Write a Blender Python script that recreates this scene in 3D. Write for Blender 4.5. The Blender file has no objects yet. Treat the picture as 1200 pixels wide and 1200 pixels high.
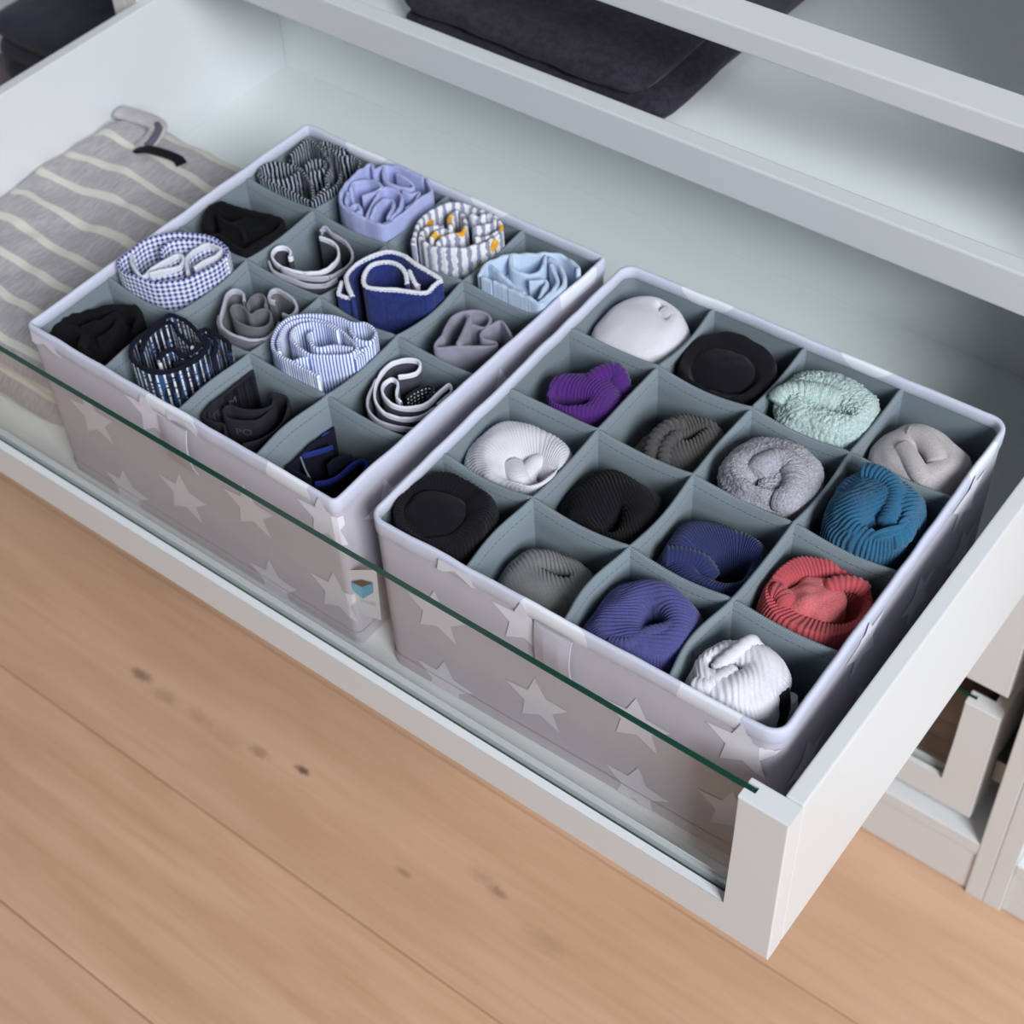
import bpy, bmesh, math, random
from mathutils import Vector, Euler, noise as mnoise

# ------------------------------------------------------------------ camera, world, lights, exposure
scene = bpy.context.scene
COL = scene.collection
F_PX = 1892.63
CAM = Vector((0.18868, -0.44489, 0.94592))
ROT = Euler((0.73289, 0.04195, 0.65278), 'XYZ')
cd = bpy.data.cameras.new('camera'); cam = bpy.data.objects.new('camera', cd); COL.objects.link(cam)
cam.location = CAM; cam.rotation_euler = ROT
cd.sensor_fit = 'HORIZONTAL'; cd.sensor_width = 36.0; cd.lens = F_PX / 1200 * 36.0
cd.clip_start = 0.02
cd.dof.use_dof = True; cd.dof.focus_distance = 1.02; cd.dof.aperture_fstop = 9.5
scene.camera = cam

w = bpy.data.worlds.new('world'); scene.world = w; w.use_nodes = True
bg = w.node_tree.nodes['Background']; bg.inputs['Color'].default_value = (0.84, 0.93, 1.0, 1); bg.inputs['Strength'].default_value = 0.13

def area(name, loc, target, sx, sy, power, col):
    l = bpy.data.lights.new(name, 'AREA'); l.shape = 'RECTANGLE'; l.size = sx; l.size_y = sy; l.energy = power; l.color = col
    o = bpy.data.objects.new(name, l); COL.objects.link(o); o.location = loc
    o.rotation_euler = (Vector(target) - Vector(loc)).to_track_quat('-Z', 'Y').to_euler()
    return o
area('window_daylight', (3.30, -1.78, 2.98), (-0.4, 0.4, 0.0), 1.75, 1.75, 290, (0.92, 0.96, 1.0))

vs = scene.view_settings
vs.view_transform = 'Standard'; vs.look = 'None'; vs.exposure = 0.0; vs.gamma = 1.0; vs.use_curve_mapping = False

# ------------------------------------------------------------------ helpers
RM = ROT.to_matrix()
def at(px, z):
    """point on the horizontal plane z that the photograph shows at pixel px"""
    d = RM @ Vector(((px[0] - 600) / F_PX, -(px[1] - 600) / F_PX, -1))
    return CAM + d * ((z - CAM.z) / d.z)
def aty(px, y):
    d = RM @ Vector(((px[0] - 600) / F_PX, -(px[1] - 600) / F_PX, -1))
    return CAM + d * ((y - CAM.y) / d.y)
def zoomed(pts, fr):
    return [(fr[0] + x / fr[2], fr[1] + y / fr[2]) for x, y in pts]
def lin(r, g, b):
    f = lambda c: (c / 255 / 12.92) if c / 255 <= 0.04045 else ((c / 255 + 0.055) / 1.055) ** 2.4
    return (f(r), f(g), f(b), 1.0)

def thing(name, label, cat, loc=(0, 0, 0), group=None, kind=None):
    o = bpy.data.objects.new(name, None); COL.objects.link(o); o.location = loc; o.empty_display_size = 0.02
    if kind: o['kind'] = kind
    o['label'] = label; o['category'] = cat
    if group: o['group'] = group
    return o
def put(name, verts, faces, mat, parent=None, smooth=True, uv=None, label=None):
    off = parent_origin(parent)
    me = bpy.data.meshes.new(name)
    me.from_pydata([tuple(Vector(v) - off) for v in verts], [], faces); me.update()
    mats = mat if isinstance(mat, (list, tuple)) else [mat]
    for m in mats: me.materials.append(m)
    if uv is not None:
        lay = me.uv_layers.new(name='UVMap')
        for lp in me.loops: lay.data[lp.index].uv = uv[lp.vertex_index]
    me.polygons.foreach_set('use_smooth', [smooth] * len(me.polygons))
    o = bpy.data.objects.new(name, me); COL.objects.link(o)
    if parent: o.parent = parent
    if label: o['label'] = label
    return o
def parent_origin(p):
    off = Vector((0, 0, 0))
    while p is not None:
        off += Vector(p.location); p = p.parent
    return off
def bm_put(name, bm, mat, parent=None, smooth=False):
    off = parent_origin(parent)
    bmesh.ops.translate(bm, verts=bm.verts, vec=-off)
    bmesh.ops.recalc_face_normals(bm, faces=bm.faces)
    me = bpy.data.meshes.new(name); bm.to_mesh(me); bm.free()
    for m in (mat if isinstance(mat, (list, tuple)) else [mat]): me.materials.append(m)
    me.polygons.foreach_set('use_smooth', [smooth] * len(me.polygons))
    o = bpy.data.objects.new(name, me); COL.objects.link(o)
    if parent: o.parent = parent
    return o
def box(name, x0, x1, y0, y1, z0, z1, mat, parent=None, bev=0.0012):
    bm = bmesh.new()
    vs_ = [bm.verts.new((x, y, z)) for z in (z0, z1) for x, y in ((x0, y0), (x1, y0), (x1, y1), (x0, y1))]
    for f in ((0, 3, 2, 1), (4, 5, 6, 7), (0, 1, 5, 4), (1, 2, 6, 5), (2, 3, 7, 6), (3, 0, 4, 7)): bm.faces.new([vs_[i] for i in f])
    if bev: bmesh.ops.bevel(bm, geom=bm.edges[:], offset=bev, segments=2, profile=0.6, affect='EDGES')
    return bm_put(name, bm, mat, parent)
def prism(name, poly, z0, z1, mat, parent=None, bev=0.0):
    bm = bmesh.new()
    a = [bm.verts.new((x, y, z0)) for x, y in poly]; b = [bm.verts.new((x, y, z1)) for x, y in poly]
    n = len(poly)
    bm.faces.new(a[::-1]); bm.faces.new(b)
    for i in range(n): bm.faces.new((a[i], a[(i + 1) % n], b[(i + 1) % n], b[i]))
    if bev: bmesh.ops.bevel(bm, geom=bm.edges[:], offset=bev, segments=2, profile=0.6, affect='EDGES')
    return bm_put(name, bm, mat, parent)
def crom(pts, step, closed=False):
    """Catmull-Rom through pts, resampled at about `step`"""
    P = [Vector(p) for p in pts]; n = len(P); out = []
    segs = n if closed else n - 1
    for i in range(segs):
        if closed: p0, p1, p2, p3 = P[(i - 1) % n], P[i], P[(i + 1) % n], P[(i + 2) % n]
        else:
            p1, p2 = P[i], P[i + 1]
            p0 = P[i - 1] if i > 0 else p1 * 2 - p2
            p3 = P[i + 2] if i + 2 < n else p2 * 2 - p1
        k = max(2, int((p2 - p1).length / step))
        for j in range(k):
            t = j / k
            out.append(0.5 * ((2 * p1) + (p2 - p0) * t + (2 * p0 - 5 * p1 + 4 * p2 - p3) * t * t + (3 * p1 - p0 - 3 * p2 + p3) * t ** 3))
    if not closed: out.append(P[-1].copy())
    return out
def nz(x, y=0.0, z=0.0): return mnoise.noise(Vector((x, y, z)))

# ------------------------------------------------------------------ materials
class NT:
    def __init__(s, name):
        s.m = bpy.data.materials.new(name); s.m.use_nodes = True
        s.t = s.m.node_tree; s.n = s.t.nodes; s.p = s.n['Principled BSDF']
    def new(s, ty, **kw):
        x = s.n.new(ty)
        for k, v in kw.items(): setattr(x, k, v)
        return x
    def link(s, a, b): s.t.links.new(a, b)
    def sock(s, inp, v):
        if hasattr(v, 'links'): s.link(v, inp)
        elif v is not None: inp.default_value = v
    def math(s, op, a, b=None, c=None):
        x = s.new('ShaderNodeMath', operation=op)
        s.sock(x.inputs[0], a)
        if b is not None: s.sock(x.inputs[1], b)
        if c is not None: s.sock(x.inputs[2], c)
        return x.outputs[0]
    def mix(s, f, a, b):
        x = s.new('ShaderNodeMix', data_type='RGBA'); s.sock(x.inputs[0], f); s.sock(x.inputs[6], a); s.sock(x.inputs[7], b); return x.outputs[2]
    def noise(s, vec, scale, detail=3, rough=0.55):
        x = s.new('ShaderNodeTexNoise'); x.inputs['Scale'].default_value = scale; x.inputs['Detail'].default_value = detail; x.inputs['Roughness'].default_value = rough
        if vec is not None: s.link(vec, x.inputs['Vector'])
        return x.outputs['Fac']
    def ramp(s, f, a, b):
        x = s.new('ShaderNodeMapRange'); x.interpolation_type = 'SMOOTHSTEP'; s.sock(x.inputs[0], f); x.inputs[1].default_value = a; x.inputs[2].default_value = b; return x.outputs[0]
    def obj(s): return s.new('ShaderNodeTexCoord').outputs['Object']
    def uv(s):
        u = s.new('ShaderNodeTexCoord').outputs['UV']; x = s.new('ShaderNodeSeparateXYZ'); s.link(u, x.inputs[0]); return u, x.outputs[0], x.outputs[1]
    def scale(s, vec, sc):
        x = s.new('ShaderNodeMapping'); s.link(vec, x.inputs[0]); x.inputs['Scale'].default_value = sc; return x.outputs[0]
    def bump(s, h, strength, dist=0.001):
        x = s.new('ShaderNodeBump'); x.inputs['Strength'].default_value = strength; x.inputs['Distance'].default_value = dist
        s.link(h, x.inputs['Height']); s.link(x.outputs[0], s.p.inputs['Normal'])
    def fin(s, col, rough=0.9, spec=0.2, sheen=0.0):
        s.sock(s.p.inputs['Base Color'], col); s.p.inputs['Roughness'].default_value = rough
        s.p.inputs['Specular IOR Level'].default_value = spec
        if sheen: s.p.inputs['Sheen Weight'].default_value = sheen
        return s.m

def paint(name, c, rough=0.38):
    s = NT(name); f = s.noise(s.obj(), 900, 2)
    s.bump(f, 0.04, 0.0005)
    return s.fin(c, rough, 0.4)
def cloth(name, c, c2=None, fine=1800, sheen=0.1, big=60, amt=0.35, bump=0.35):
    """plain woven cloth: fine weave relief and soft colour mottling"""
    s = NT(name); o = s.obj()
    f = s.noise(o, big, 3); g = s.noise(o, fine, 2)
    c2 = c2 or tuple(x * 0.75 for x in c[:3]) + (1,)
    col = s.mix(s.math('MULTIPLY', s.ramp(f, 0.35, 0.7), amt), c, c2)
    col = s.mix(s.math('MULTIPLY', s.ramp(g, 0.4, 0.7), amt), col, c2)
    s.bump(g, bump, 0.0006)
    return s.fin(col, 0.92, 0.15, 0.02 if max(c[:3]) < 0.05 else sheen)
def twill(name, c, c2):
    """box lining: diagonal twill with a stitched line below the top edge (v = metres from the top)"""
    s = NT(name); u, ux, uy = s.uv()
    d = s.math('SINE', s.math('MULTIPLY', s.math('ADD', ux, uy), 2 * math.pi / 0.0017))
    e = s.math('SINE', s.math('MULTIPLY', ux, 2 * math.pi / 0.0011))
    h = s.math('ADD', d, s.math('MULTIPLY', e, 0.4))
    dash = s.math('GREATER_THAN', s.math('FRACT', s.math('DIVIDE', ux, 0.0042)), 0.3)
    line = s.math('MULTIPLY', dash, s.math('LESS_THAN', s.math('ABSOLUTE', s.math('SUBTRACT', uy, 0.0075)), 0.00035))
    col = s.mix(s.ramp(h, -1.2, 1.2), c2, c)
    col = s.mix(s.math('MULTIPLY', line, 0.75), col, lin(60, 70, 74))
    s.bump(h, 0.25, 0.0004)
    return s.fin(col, 0.9, 0.2, 0.05)
def knit(name, c, c2, n_across=0.0013, fuzzy=0.0, mott=0.5, stitch=0.12):
    """knitted sock: v stitches along u (v = metres along the rib)"""
    s = NT(name); u, ux, uy = s.uv(); o = s.obj()
    st = s.math('SINE', s.math('MULTIPLY', uy, 2 * math.pi / n_across))
    g = s.noise(o, 1500 if not fuzzy else 700, 3)
    h = s.math('ADD', s.math('MULTIPLY', st, stitch), s.math('MULTIPLY', g, 1.2))
    col = s.mix(s.math('MULTIPLY', s.ramp(g, 0.38, 0.62), mott), c, c2)
    # colour grooves between ribs come from geometry; u carries the rib phase
    s.bump(h, 0.5 + fuzzy, 0.0008)
    return s.fin(col, 0.95, 0.1, 0.06 if max(c[:3]) < 0.05 else 0.2)
def striped(name, a, b, period, duty=0.5, wob=0.0):
    s = NT(name); u, ux, uy = s.uv()
    x = ux
    if wob: x = s.math('ADD', ux, s.math('MULTIPLY', s.noise(u, 90, 2), wob))
    f = s.math('FRACT', s.math('DIVIDE', x, period))
    k = s.math('SUBTRACT', s.ramp(f, duty - 0.12, duty + 0.12), s.ramp(f, 0.88, 1.0))
    s.bump(s.noise(s.obj(), 1500, 2), 0.3, 0.0005)
    return s.fin(s.mix(k, a, b), 0.9, 0.15, 0.1)
def gingham(name, a, b, p):
    s = NT(name); u, ux, uy = s.uv()
    fx = s.math('GREATER_THAN', s.math('FRACT', s.math('DIVIDE', ux, p)), 0.5); fy = s.math('GREATER_THAN', s.math('FRACT', s.math('DIVIDE', uy, p)), 0.5)
    k = s.math('MULTIPLY', s.math('ADD', fx, fy), 0.5)
    k = s.math('POWER', k, 1.1)
    s.bump(s.noise(s.obj(), 1500, 2), 0.3, 0.0005)
    return s.fin(s.mix(k, a, b), 0.9, 0.15, 0.1)
def plaid(name, base, blue, white, p=0.0055):
    s = NT(name); u, ux, uy = s.uv()
    n1 = s.noise(s.scale(u, (220, 40, 1)), 1.0, 1); n2 = s.noise(s.scale(u, (60, 500, 1)), 1.0, 1)
    f = s.math('FRACT', s.math('DIVIDE', ux, p))
    l1 = s.math('LESS_THAN', s.math('ABSOLUTE', s.math('SUBTRACT', f, 0.5)), 0.13)
    g = s.math('FRACT', s.math('DIVIDE', uy, 0.006))
    l2 = s.math('LESS_THAN', s.math('ABSOLUTE', s.math('SUBTRACT', g, 0.4)), 0.12)
    col = s.mix(s.ramp(n1, 0.45, 0.6), base, blue)
    col = s.mix(s.math('MULTIPLY', l2, s.ramp(n1, 0.4, 0.6)), col, blue)
    col = s.mix(s.math('MULTIPLY', l1, s.ramp(n2, 0.36, 0.5)), col, white)
    s.bump(s.noise(s.obj(), 1500, 2), 0.3, 0.0005)
    return s.fin(col, 0.9, 0.15, 0.1)
def floral(name):
    s = NT(name); u, ux, uy = s.uv()
    f = s.math('FRACT', s.math('DIVIDE', s.math('ADD', ux, s.math('MULTIPLY', s.noise(u, 200, 1), 0.004)), 0.0075))
    col = s.mix(s.ramp(f, 0.45, 0.62), lin(230, 230, 236), lin(146, 149, 172))
    v = s.new('ShaderNodeTexVoronoi'); v.inputs['Scale'].default_value = 75; s.link(u, v.inputs['Vector'])
    d = v.outputs['Distance']; sp = s.new('ShaderNodeSeparateColor'); s.link(v.outputs['Color'], sp.inputs[0])
    sel = s.math('MULTIPLY', s.math('LESS_THAN', d, 0.42), s.math('GREATER_THAN', sp.outputs[0], 0.62))
    fl = s.mix(s.ramp(s.noise(u, 260, 1), 0.4, 0.6), lin(232, 190, 70), lin(236, 150, 50))
    fl = s.mix(s.math('LESS_THAN', d, 0.1), fl, lin(80, 110, 70))
    col = s.mix(sel, col, fl)
    s.bump(s.noise(s.obj(), 1500, 2), 0.3, 0.0005)
    return s.fin(col, 0.9, 0.15, 0.1)

M = {}
M['white'] = paint('white_lacquer', lin(224, 226, 228))
M['inside'] = paint('white_foil', lin(236, 241, 241), 0.5)
M['metal'] = NT('runner_metal').fin(lin(150, 152, 155), 0.4, 0.5); M['metal'].node_tree.nodes['Principled BSDF'].inputs['Metallic'].default_value = 1.0
def glass_mat():
    s = NT('clear_glass'); s.n.remove(s.p)
    out = s.n['Material Output']; tr = s.new('ShaderNodeBsdfTransparent'); tr.inputs[0].default_value = (0.985, 0.992, 0.985, 1)
    gl = s.new('ShaderNodeBsdfGlossy'); gl.inputs['Roughness'].default_value = 0.02
    lw = s.new('ShaderNodeLayerWeight'); lw.inputs['Blend'].default_value = 0.5
    refl = s.math('ADD', 0.04, s.math('MULTIPLY', s.math('POWER', lw.outputs['Facing'], 5.0), 0.96))
    mx = s.new('ShaderNodeMixShader'); s.link(refl, mx.inputs[0]); s.link(tr.outputs[0], mx.inputs[1]); s.link(gl.outputs[0], mx.inputs[2]); s.link(mx.outputs[0], out.inputs[0])
    return s.m
M['glass'] = glass_mat()
M['glass_edge'] = NT('glass_edge_green').fin(lin(14, 62, 50), 0.15, 0.5)
M['star_cloth'] = cloth('star_fabric_grey', lin(196, 192, 203), lin(184, 180, 191), 2500, 0.05, 40, 0.3, 0.25)
def rim_mat():
    s = NT('rim_fabric'); o = s.obj()
    v = s.new('ShaderNodeTexVoronoi'); v.inputs['Scale'].default_value = 16; s.link(o, v.inputs['Vector'])
    sp = s.new('ShaderNodeSeparateColor'); s.link(v.outputs['Color'], sp.inputs[0])
    k = s.math('MULTIPLY', s.math('GREATER_THAN', sp.outputs[0], 0.62), s.math('LESS_THAN', v.outputs['Distance'], 0.42))
    g = s.noise(o, 2500, 2); s.bump(g, 0.25, 0.0005)
    return s.fin(s.mix(k, lin(208, 210, 228), lin(236, 238, 248)), 0.9, 0.2, 0.1)
M['rim'] = rim_mat()
M['star'] = cloth('star_print', lin(228, 226, 236), lin(220, 217, 228), 2500, 0.05, 40, 0.3, 0.2)
M['lining'] = twill('lining_twill', lin(139, 151, 158), lin(116, 128, 136))
M['thread'] = cloth('thread_white', lin(225, 225, 230))
M['tag'] = cloth('tag_white', lin(232, 230, 236), None, 2500, 0, 40, 0.1, 0.1)
M['tag_blue'] = NT('tag_print_blue').fin(lin(110, 195, 225), 0.8)
M['tag_blue_dark'] = NT('tag_print_blue_side').fin(lin(90, 172, 212), 0.8)
M['tag_brown'] = NT('tag_print_brown').fin(lin(82, 72, 64), 0.8)
M['tag_text'] = NT('tag_print_pale_blue').fin(lin(178, 208, 228), 0.8)

def wood_mat():
    s = NT('oak_plank'); o = s.obj()
    info = s.new('ShaderNodeObjectInfo'); rnd = info.outputs['Random']
    geo = s.new('ShaderNodeNewGeometry').outputs['Position']
    off = s.new('ShaderNodeVectorMath', operation='ADD'); s.link(geo, off.inputs[0])
    cx = s.new('ShaderNodeCombineXYZ'); s.link(s.math('MULTIPLY', rnd, 37.0), cx.inputs[0]); s.link(s.math('MULTIPLY', rnd, 11.0), cx.inputs[2]); s.link(cx.outputs[0], off.inputs[1])
    v = s.scale(off.outputs[0], (1.0, 9.0, 1.0))
    g1 = s.noise(v, 3.2, 5, 0.6); g2 = s.noise(s.scale(off.outputs[0], (2.2, 75, 1)), 1.6, 4, 0.6)
    col = s.mix(s.ramp(g1, 0.3, 0.72), lin(222, 182, 151), lin(203, 161, 129))
    col = s.mix(s.math('MULTIPLY', s.ramp(g2, 0.45, 0.75), 0.35), col, lin(194, 148, 114))
    col = s.mix(s.math('MULTIPLY', s.ramp(rnd, 0.0, 1.0), 0.35), col, lin(204, 168, 142))
    for (kx, ky, r, st) in KNOTS:
        d = s.new('ShaderNodeVectorMath', operation='SUBTRACT'); s.link(geo, d.inputs[0]); d.inputs[1].default_value = (kx, ky, 0)
        dd = s.scale(d.outputs[0], (0.55, 1.35, 0.0)); ln_ = s.new('ShaderNodeVectorMath', operation='LENGTH'); s.link(dd, ln_.inputs[0])
        dn = s.math('ADD', ln_.outputs['Value'], s.math('MULTIPLY', s.math('SUBTRACT', s.noise(geo, 120, 2), 0.5), r * 0.9))
        k = s.math('MULTIPLY', s.math('SUBTRACT', 1.0, s.ramp(dn, r * 0.2, r)), st)
        col = s.mix(k, col, lin(84, 66, 62))
    s.bump(g2, 0.05, 0.001)
    return s.fin(col, 0.5, 0.3)
KNOTS = [(-0.8345, 0.1148, 0.012, 0.6), (-0.79, 0.110, 0.014, 0.25), (-0.655, 0.117, 0.012, 0.4), (-0.602, 0.1275, 0.0075, 0.85), (-0.74, 0.112, 0.014, 0.2), (-0.70, 0.114, 0.02, 0.12), (-0.4388, 0.0981, 0.007, 0.4), (-0.349, 0.1363, 0.009, 0.45), (-0.37, 0.14, 0.014, 0.2), (-0.28, 0.12, 0.018, 0.15)]
M['wood'] = wood_mat()
M['subfloor'] = NT('floor_gap').fin(lin(96, 66, 46), 0.9)
M['wall'] = paint('wall_paint', lin(225, 224, 222), 0.8)

# ------------------------------------------------------------------ the room: floor planks, wall
ZF = -0.489
fl = box('floor', -3.2, 2.8, -2.2, 1.1, ZF - 0.06, ZF - 0.0165, M['subfloor'], None, 0); fl['kind'] = 'structure'
random.seed(4)
PW = 0.1947
plank_mesh = {}
for k in range(-10, 5):
    y0 = 0.0308 + k * PW
    if y0 > 0.95: continue
    x = -3.1 - random.random() * 1.2
    if k == 0: x = -3.6
    if k == -2: x = -2.66
    while x < 2.7:
        ln = 2.2
        a, b = max(x, -3.2), min(x + ln, 2.8)
        if b - a > 0.05:
            box('plank', a + 0.0003, b - 0.0003, y0 + 0.0003, y0 + PW - 0.0003, ZF - 0.015, ZF, M['wood'], fl, 0.0016)
        x += ln
wb = box('wall_back', -3.2, 2.8, 1.0, 1.06, ZF, 2.1, M['wall'], None, 0); wb['kind'] = 'structure'

# ------------------------------------------------------------------ wardrobe frames
YF = 0.405; YB = 0.985; ZT = 1.87
def frame(label, xl, xr, shelf=None):
    t = thing('wardrobe_frame', label, 'wardrobe', ((xl + xr) / 2, (YF + YB) / 2, ZF), 'wardrobe frames standing side by side')
    box('side_panel', xl, xl + 0.0183, YF, YB, ZF, ZT, M['white'], t)
    box('side_panel', xr - 0.0183, xr, YF, YB, ZF, ZT, M['white'], t)
    a, b = xl + 0.0184, xr - 0.0184
    box('bottom_panel', a, b, YF + 0.0005, YB - 0.007, -0.4196, -0.4016, M['white'], t)
    box('plinth', a, b, YF + 0.0025, YF + 0.0185, ZF + 0.003, -0.4198, M['white'], t)
    box('top_panel', a, b, YF + 0.0005, YB - 0.007, ZT - 0.018, ZT, M['white'], t)
    box('back_panel', a, b, YB - 0.0065, YB - 0.001, -0.4195, ZT - 0.001, M['white'], t, 0)
    return t
frame('white wardrobe frame around the pulled-out drawer', -0.9628, 0.0368)
frame('white wardrobe frame right of the pulled-out drawer', 0.0370, 1.0366)
frame('white wardrobe frame holding the dark folded clothes pile left of the drawer', -1.9626, -0.9630)

# ------------------------------------------------------------------ drawers
W = 0.943; H = 0.16; PO = 0.0334; RA = 0.0354; T = 0.0159; S = 0.012; D = 0.5643; FLZ = 0.00997
def drawer(label, oy, oz):
    t = thing('glass_front_drawer', label, 'drawer', (-W / 2, oy + 0.28, oz), 'glass-front drawers')
    g0, g1, gs = 0.0072, 0.0118, 0.0262
    bm = bmesh.new()
    def layer(ya, yb, px, rz, soft):
        # a U in the x-z plane (two posts and the bottom rail in one piece), ya..yb thick
        u = [(-W, 0), (0, 0), (0, H), (-px, H), (-px, rz), (-W + px, rz), (-W + px, H), (-W, H)]
        f = [bm.verts.new((x, oy + ya, oz + z)) for x, z in u]; k = [bm.verts.new((x, oy + yb, oz + z)) for x, z in u]; n = len(u)
        bm.faces.new(f); bm.faces.new(k[::-1])
        for i in range(n): bm.faces.new((f[i], k[i], k[(i + 1) % n], f[(i + 1) % n]))
        v = f if soft == 'front' else k if soft == 'back' else []
        return [bm.edges.get((v[i], v[(i + 1) % n])) for i in range(n)] if v else []
    ed = layer(0, g0, PO, RA, 'front'); ed += layer(g1, T, PO, RA, 'back'); layer(g0, g1, gs, RA - 0.006, None)
    bmesh.ops.bevel(bm, geom=ed, offset=0.0013, segments=3, profile=0.6, affect='EDGES')
    bm_put('front_frame', bm, M['white'], t)
    # glass
    x0, x1, y0, y1, z0, z1 = -W + gs + 0.0006, -gs - 0.0006, oy + g0 + 0.0003, oy + g1 - 0.0003, oz + RA - 0.0055, oz + H - 0.0012
    va = [(x, y, z) for z in (z0, z1) for x, y in ((x0, y0), (x1, y0), (x1, y1), (x0, y1))]
    p = put('glass_pane', va, [(0, 3, 2, 1), (4, 5, 6, 7), (0, 1, 5, 4), (1, 2, 6, 5), (2, 3, 7, 6), (3, 0, 4, 7)], [M['glass'], M['glass_edge']], t, False, None, 'clear glass pane with a dark green edge')
    for i, f in enumerate(p.data.polygons): f.material_index = 0 if i in (2, 4) else 1
    box('side', -S, 0, oy + T + 0.0002, oy + D + S, oz, oz + H, M['white'], t, 0.0014)
    box('side', -W, -W + S, oy + T + 0.0002, oy + D + S, oz, oz + H, M['white'], t, 0.0014)
    box('back', -W + S + 0.0002, -S - 0.0002, oy + D, oy + D + S, oz + 0.002, oz + H, M['inside'], t, 0.001)
    box('bottom', -W + S + 0.0002, -S - 0.0002, oy + T + 0.0002, oy + D - 0.0002, oz + 0.003, oz + FLZ, M['inside'], t, 0)
    for xa, xb in ((0.0006, 0.0176), (-W - 0.0012, -W - 0.0002)):
        box('runner', xa, xb, max(oy + 0.03, YF + 0.01), oy + 0.57 if oy > 0.2 else YF + 0.5, oz + 0.03, oz + 0.062, M['metal'], t, 0.0008)
    return t
drawer('white glass-front drawer pulled open, holding the two star-print boxes', 0.0, 0.0)
YC = 0.414
drawer('white closed glass-front drawer directly under the open drawer', YC, -0.192)
drawer('white closed glass-front drawer just above the plinth', YC, -0.384)

# pull-out tray above, glass shelf above that
t = thing('pull_out_tray', 'shallow white pull-out tray with dark folded clothes above the open drawer', 'tray', (-W / 2, YC + 0.28, 0.2004))
TZ = 0.2004
box('front_rail', -W, 0, YC, YC + 0.0165, TZ, TZ + 0.0336, M['white'], t, 0.0016)
box('side', -S, 0, YC + 0.0167, YC + 0.56, TZ, TZ + 0.0336, M['white'], t)
box('side', -W, -W + S, YC + 0.0167, YC + 0.56, TZ, TZ + 0.0336, M['white'], t)
box('back', -W + S + 0.0002, -S - 0.0002, YC + 0.548, YC + 0.56, TZ, TZ + 0.0336, M['white'], t)
box('bottom', -W + S + 0.0002, -S - 0.0002, YC + 0.0167, YC + 0.5478, TZ + 0.0015, TZ + 0.007, M['inside'], t, 0)
for xa, xb in ((0.0006, 0.0176), (-W - 0.0012, -W - 0.0002)): box('runner', xa, xb, YC + 0.03, YC + 0.55, TZ + 0.004, TZ + 0.026, M['metal'], t, 0.0008)
TRAY = TZ + 0.007
t = thing('glass_shelf', 'white-framed glass shelf above the pull-out tray', 'shelf', (-W / 2, YC + 0.28, 0.3243))
SX0, SX1 = -0.9443, 0.0184
box('frame_bar', SX0, SX1, YC, YC + 0.032, 0.3243, 0.343, M['white'], t, 0.0014)
box('frame_bar', SX0, SX1, 0.93, 0.962, 0.3243, 0.343, M['white'], t, 0.0014)
box('frame_bar', SX0, SX0 + 0.032, YC + 0.0322, 0.9298, 0.3243, 0.343, M['white'], t, 0.0014)
box('frame_bar', SX1 - 0.032, SX1, YC + 0.0322, 0.9298, 0.3243, 0.343, M['white'], t, 0.0014)
x0, x1, y0, y1, z0, z1 = SX0 + 0.0322, SX1 - 0.0322, YC + 0.0323, 0.9297, 0.338, 0.342
va = [(x, y, z) for z in (z0, z1) for x, y in ((x0, y0), (x1, y0), (x1, y1), (x0, y1))]
p = put('glass_pane', va, [(0, 3, 2, 1), (4, 5, 6, 7), (0, 1, 5, 4), (1, 2, 6, 5), (2, 3, 7, 6), (3, 0, 4, 7)], [M['glass'], M['glass_edge']], t, False)
for i, f in enumerate(p.data.polygons): f.material_index = 0 if i in (0, 1) else 1

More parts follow.
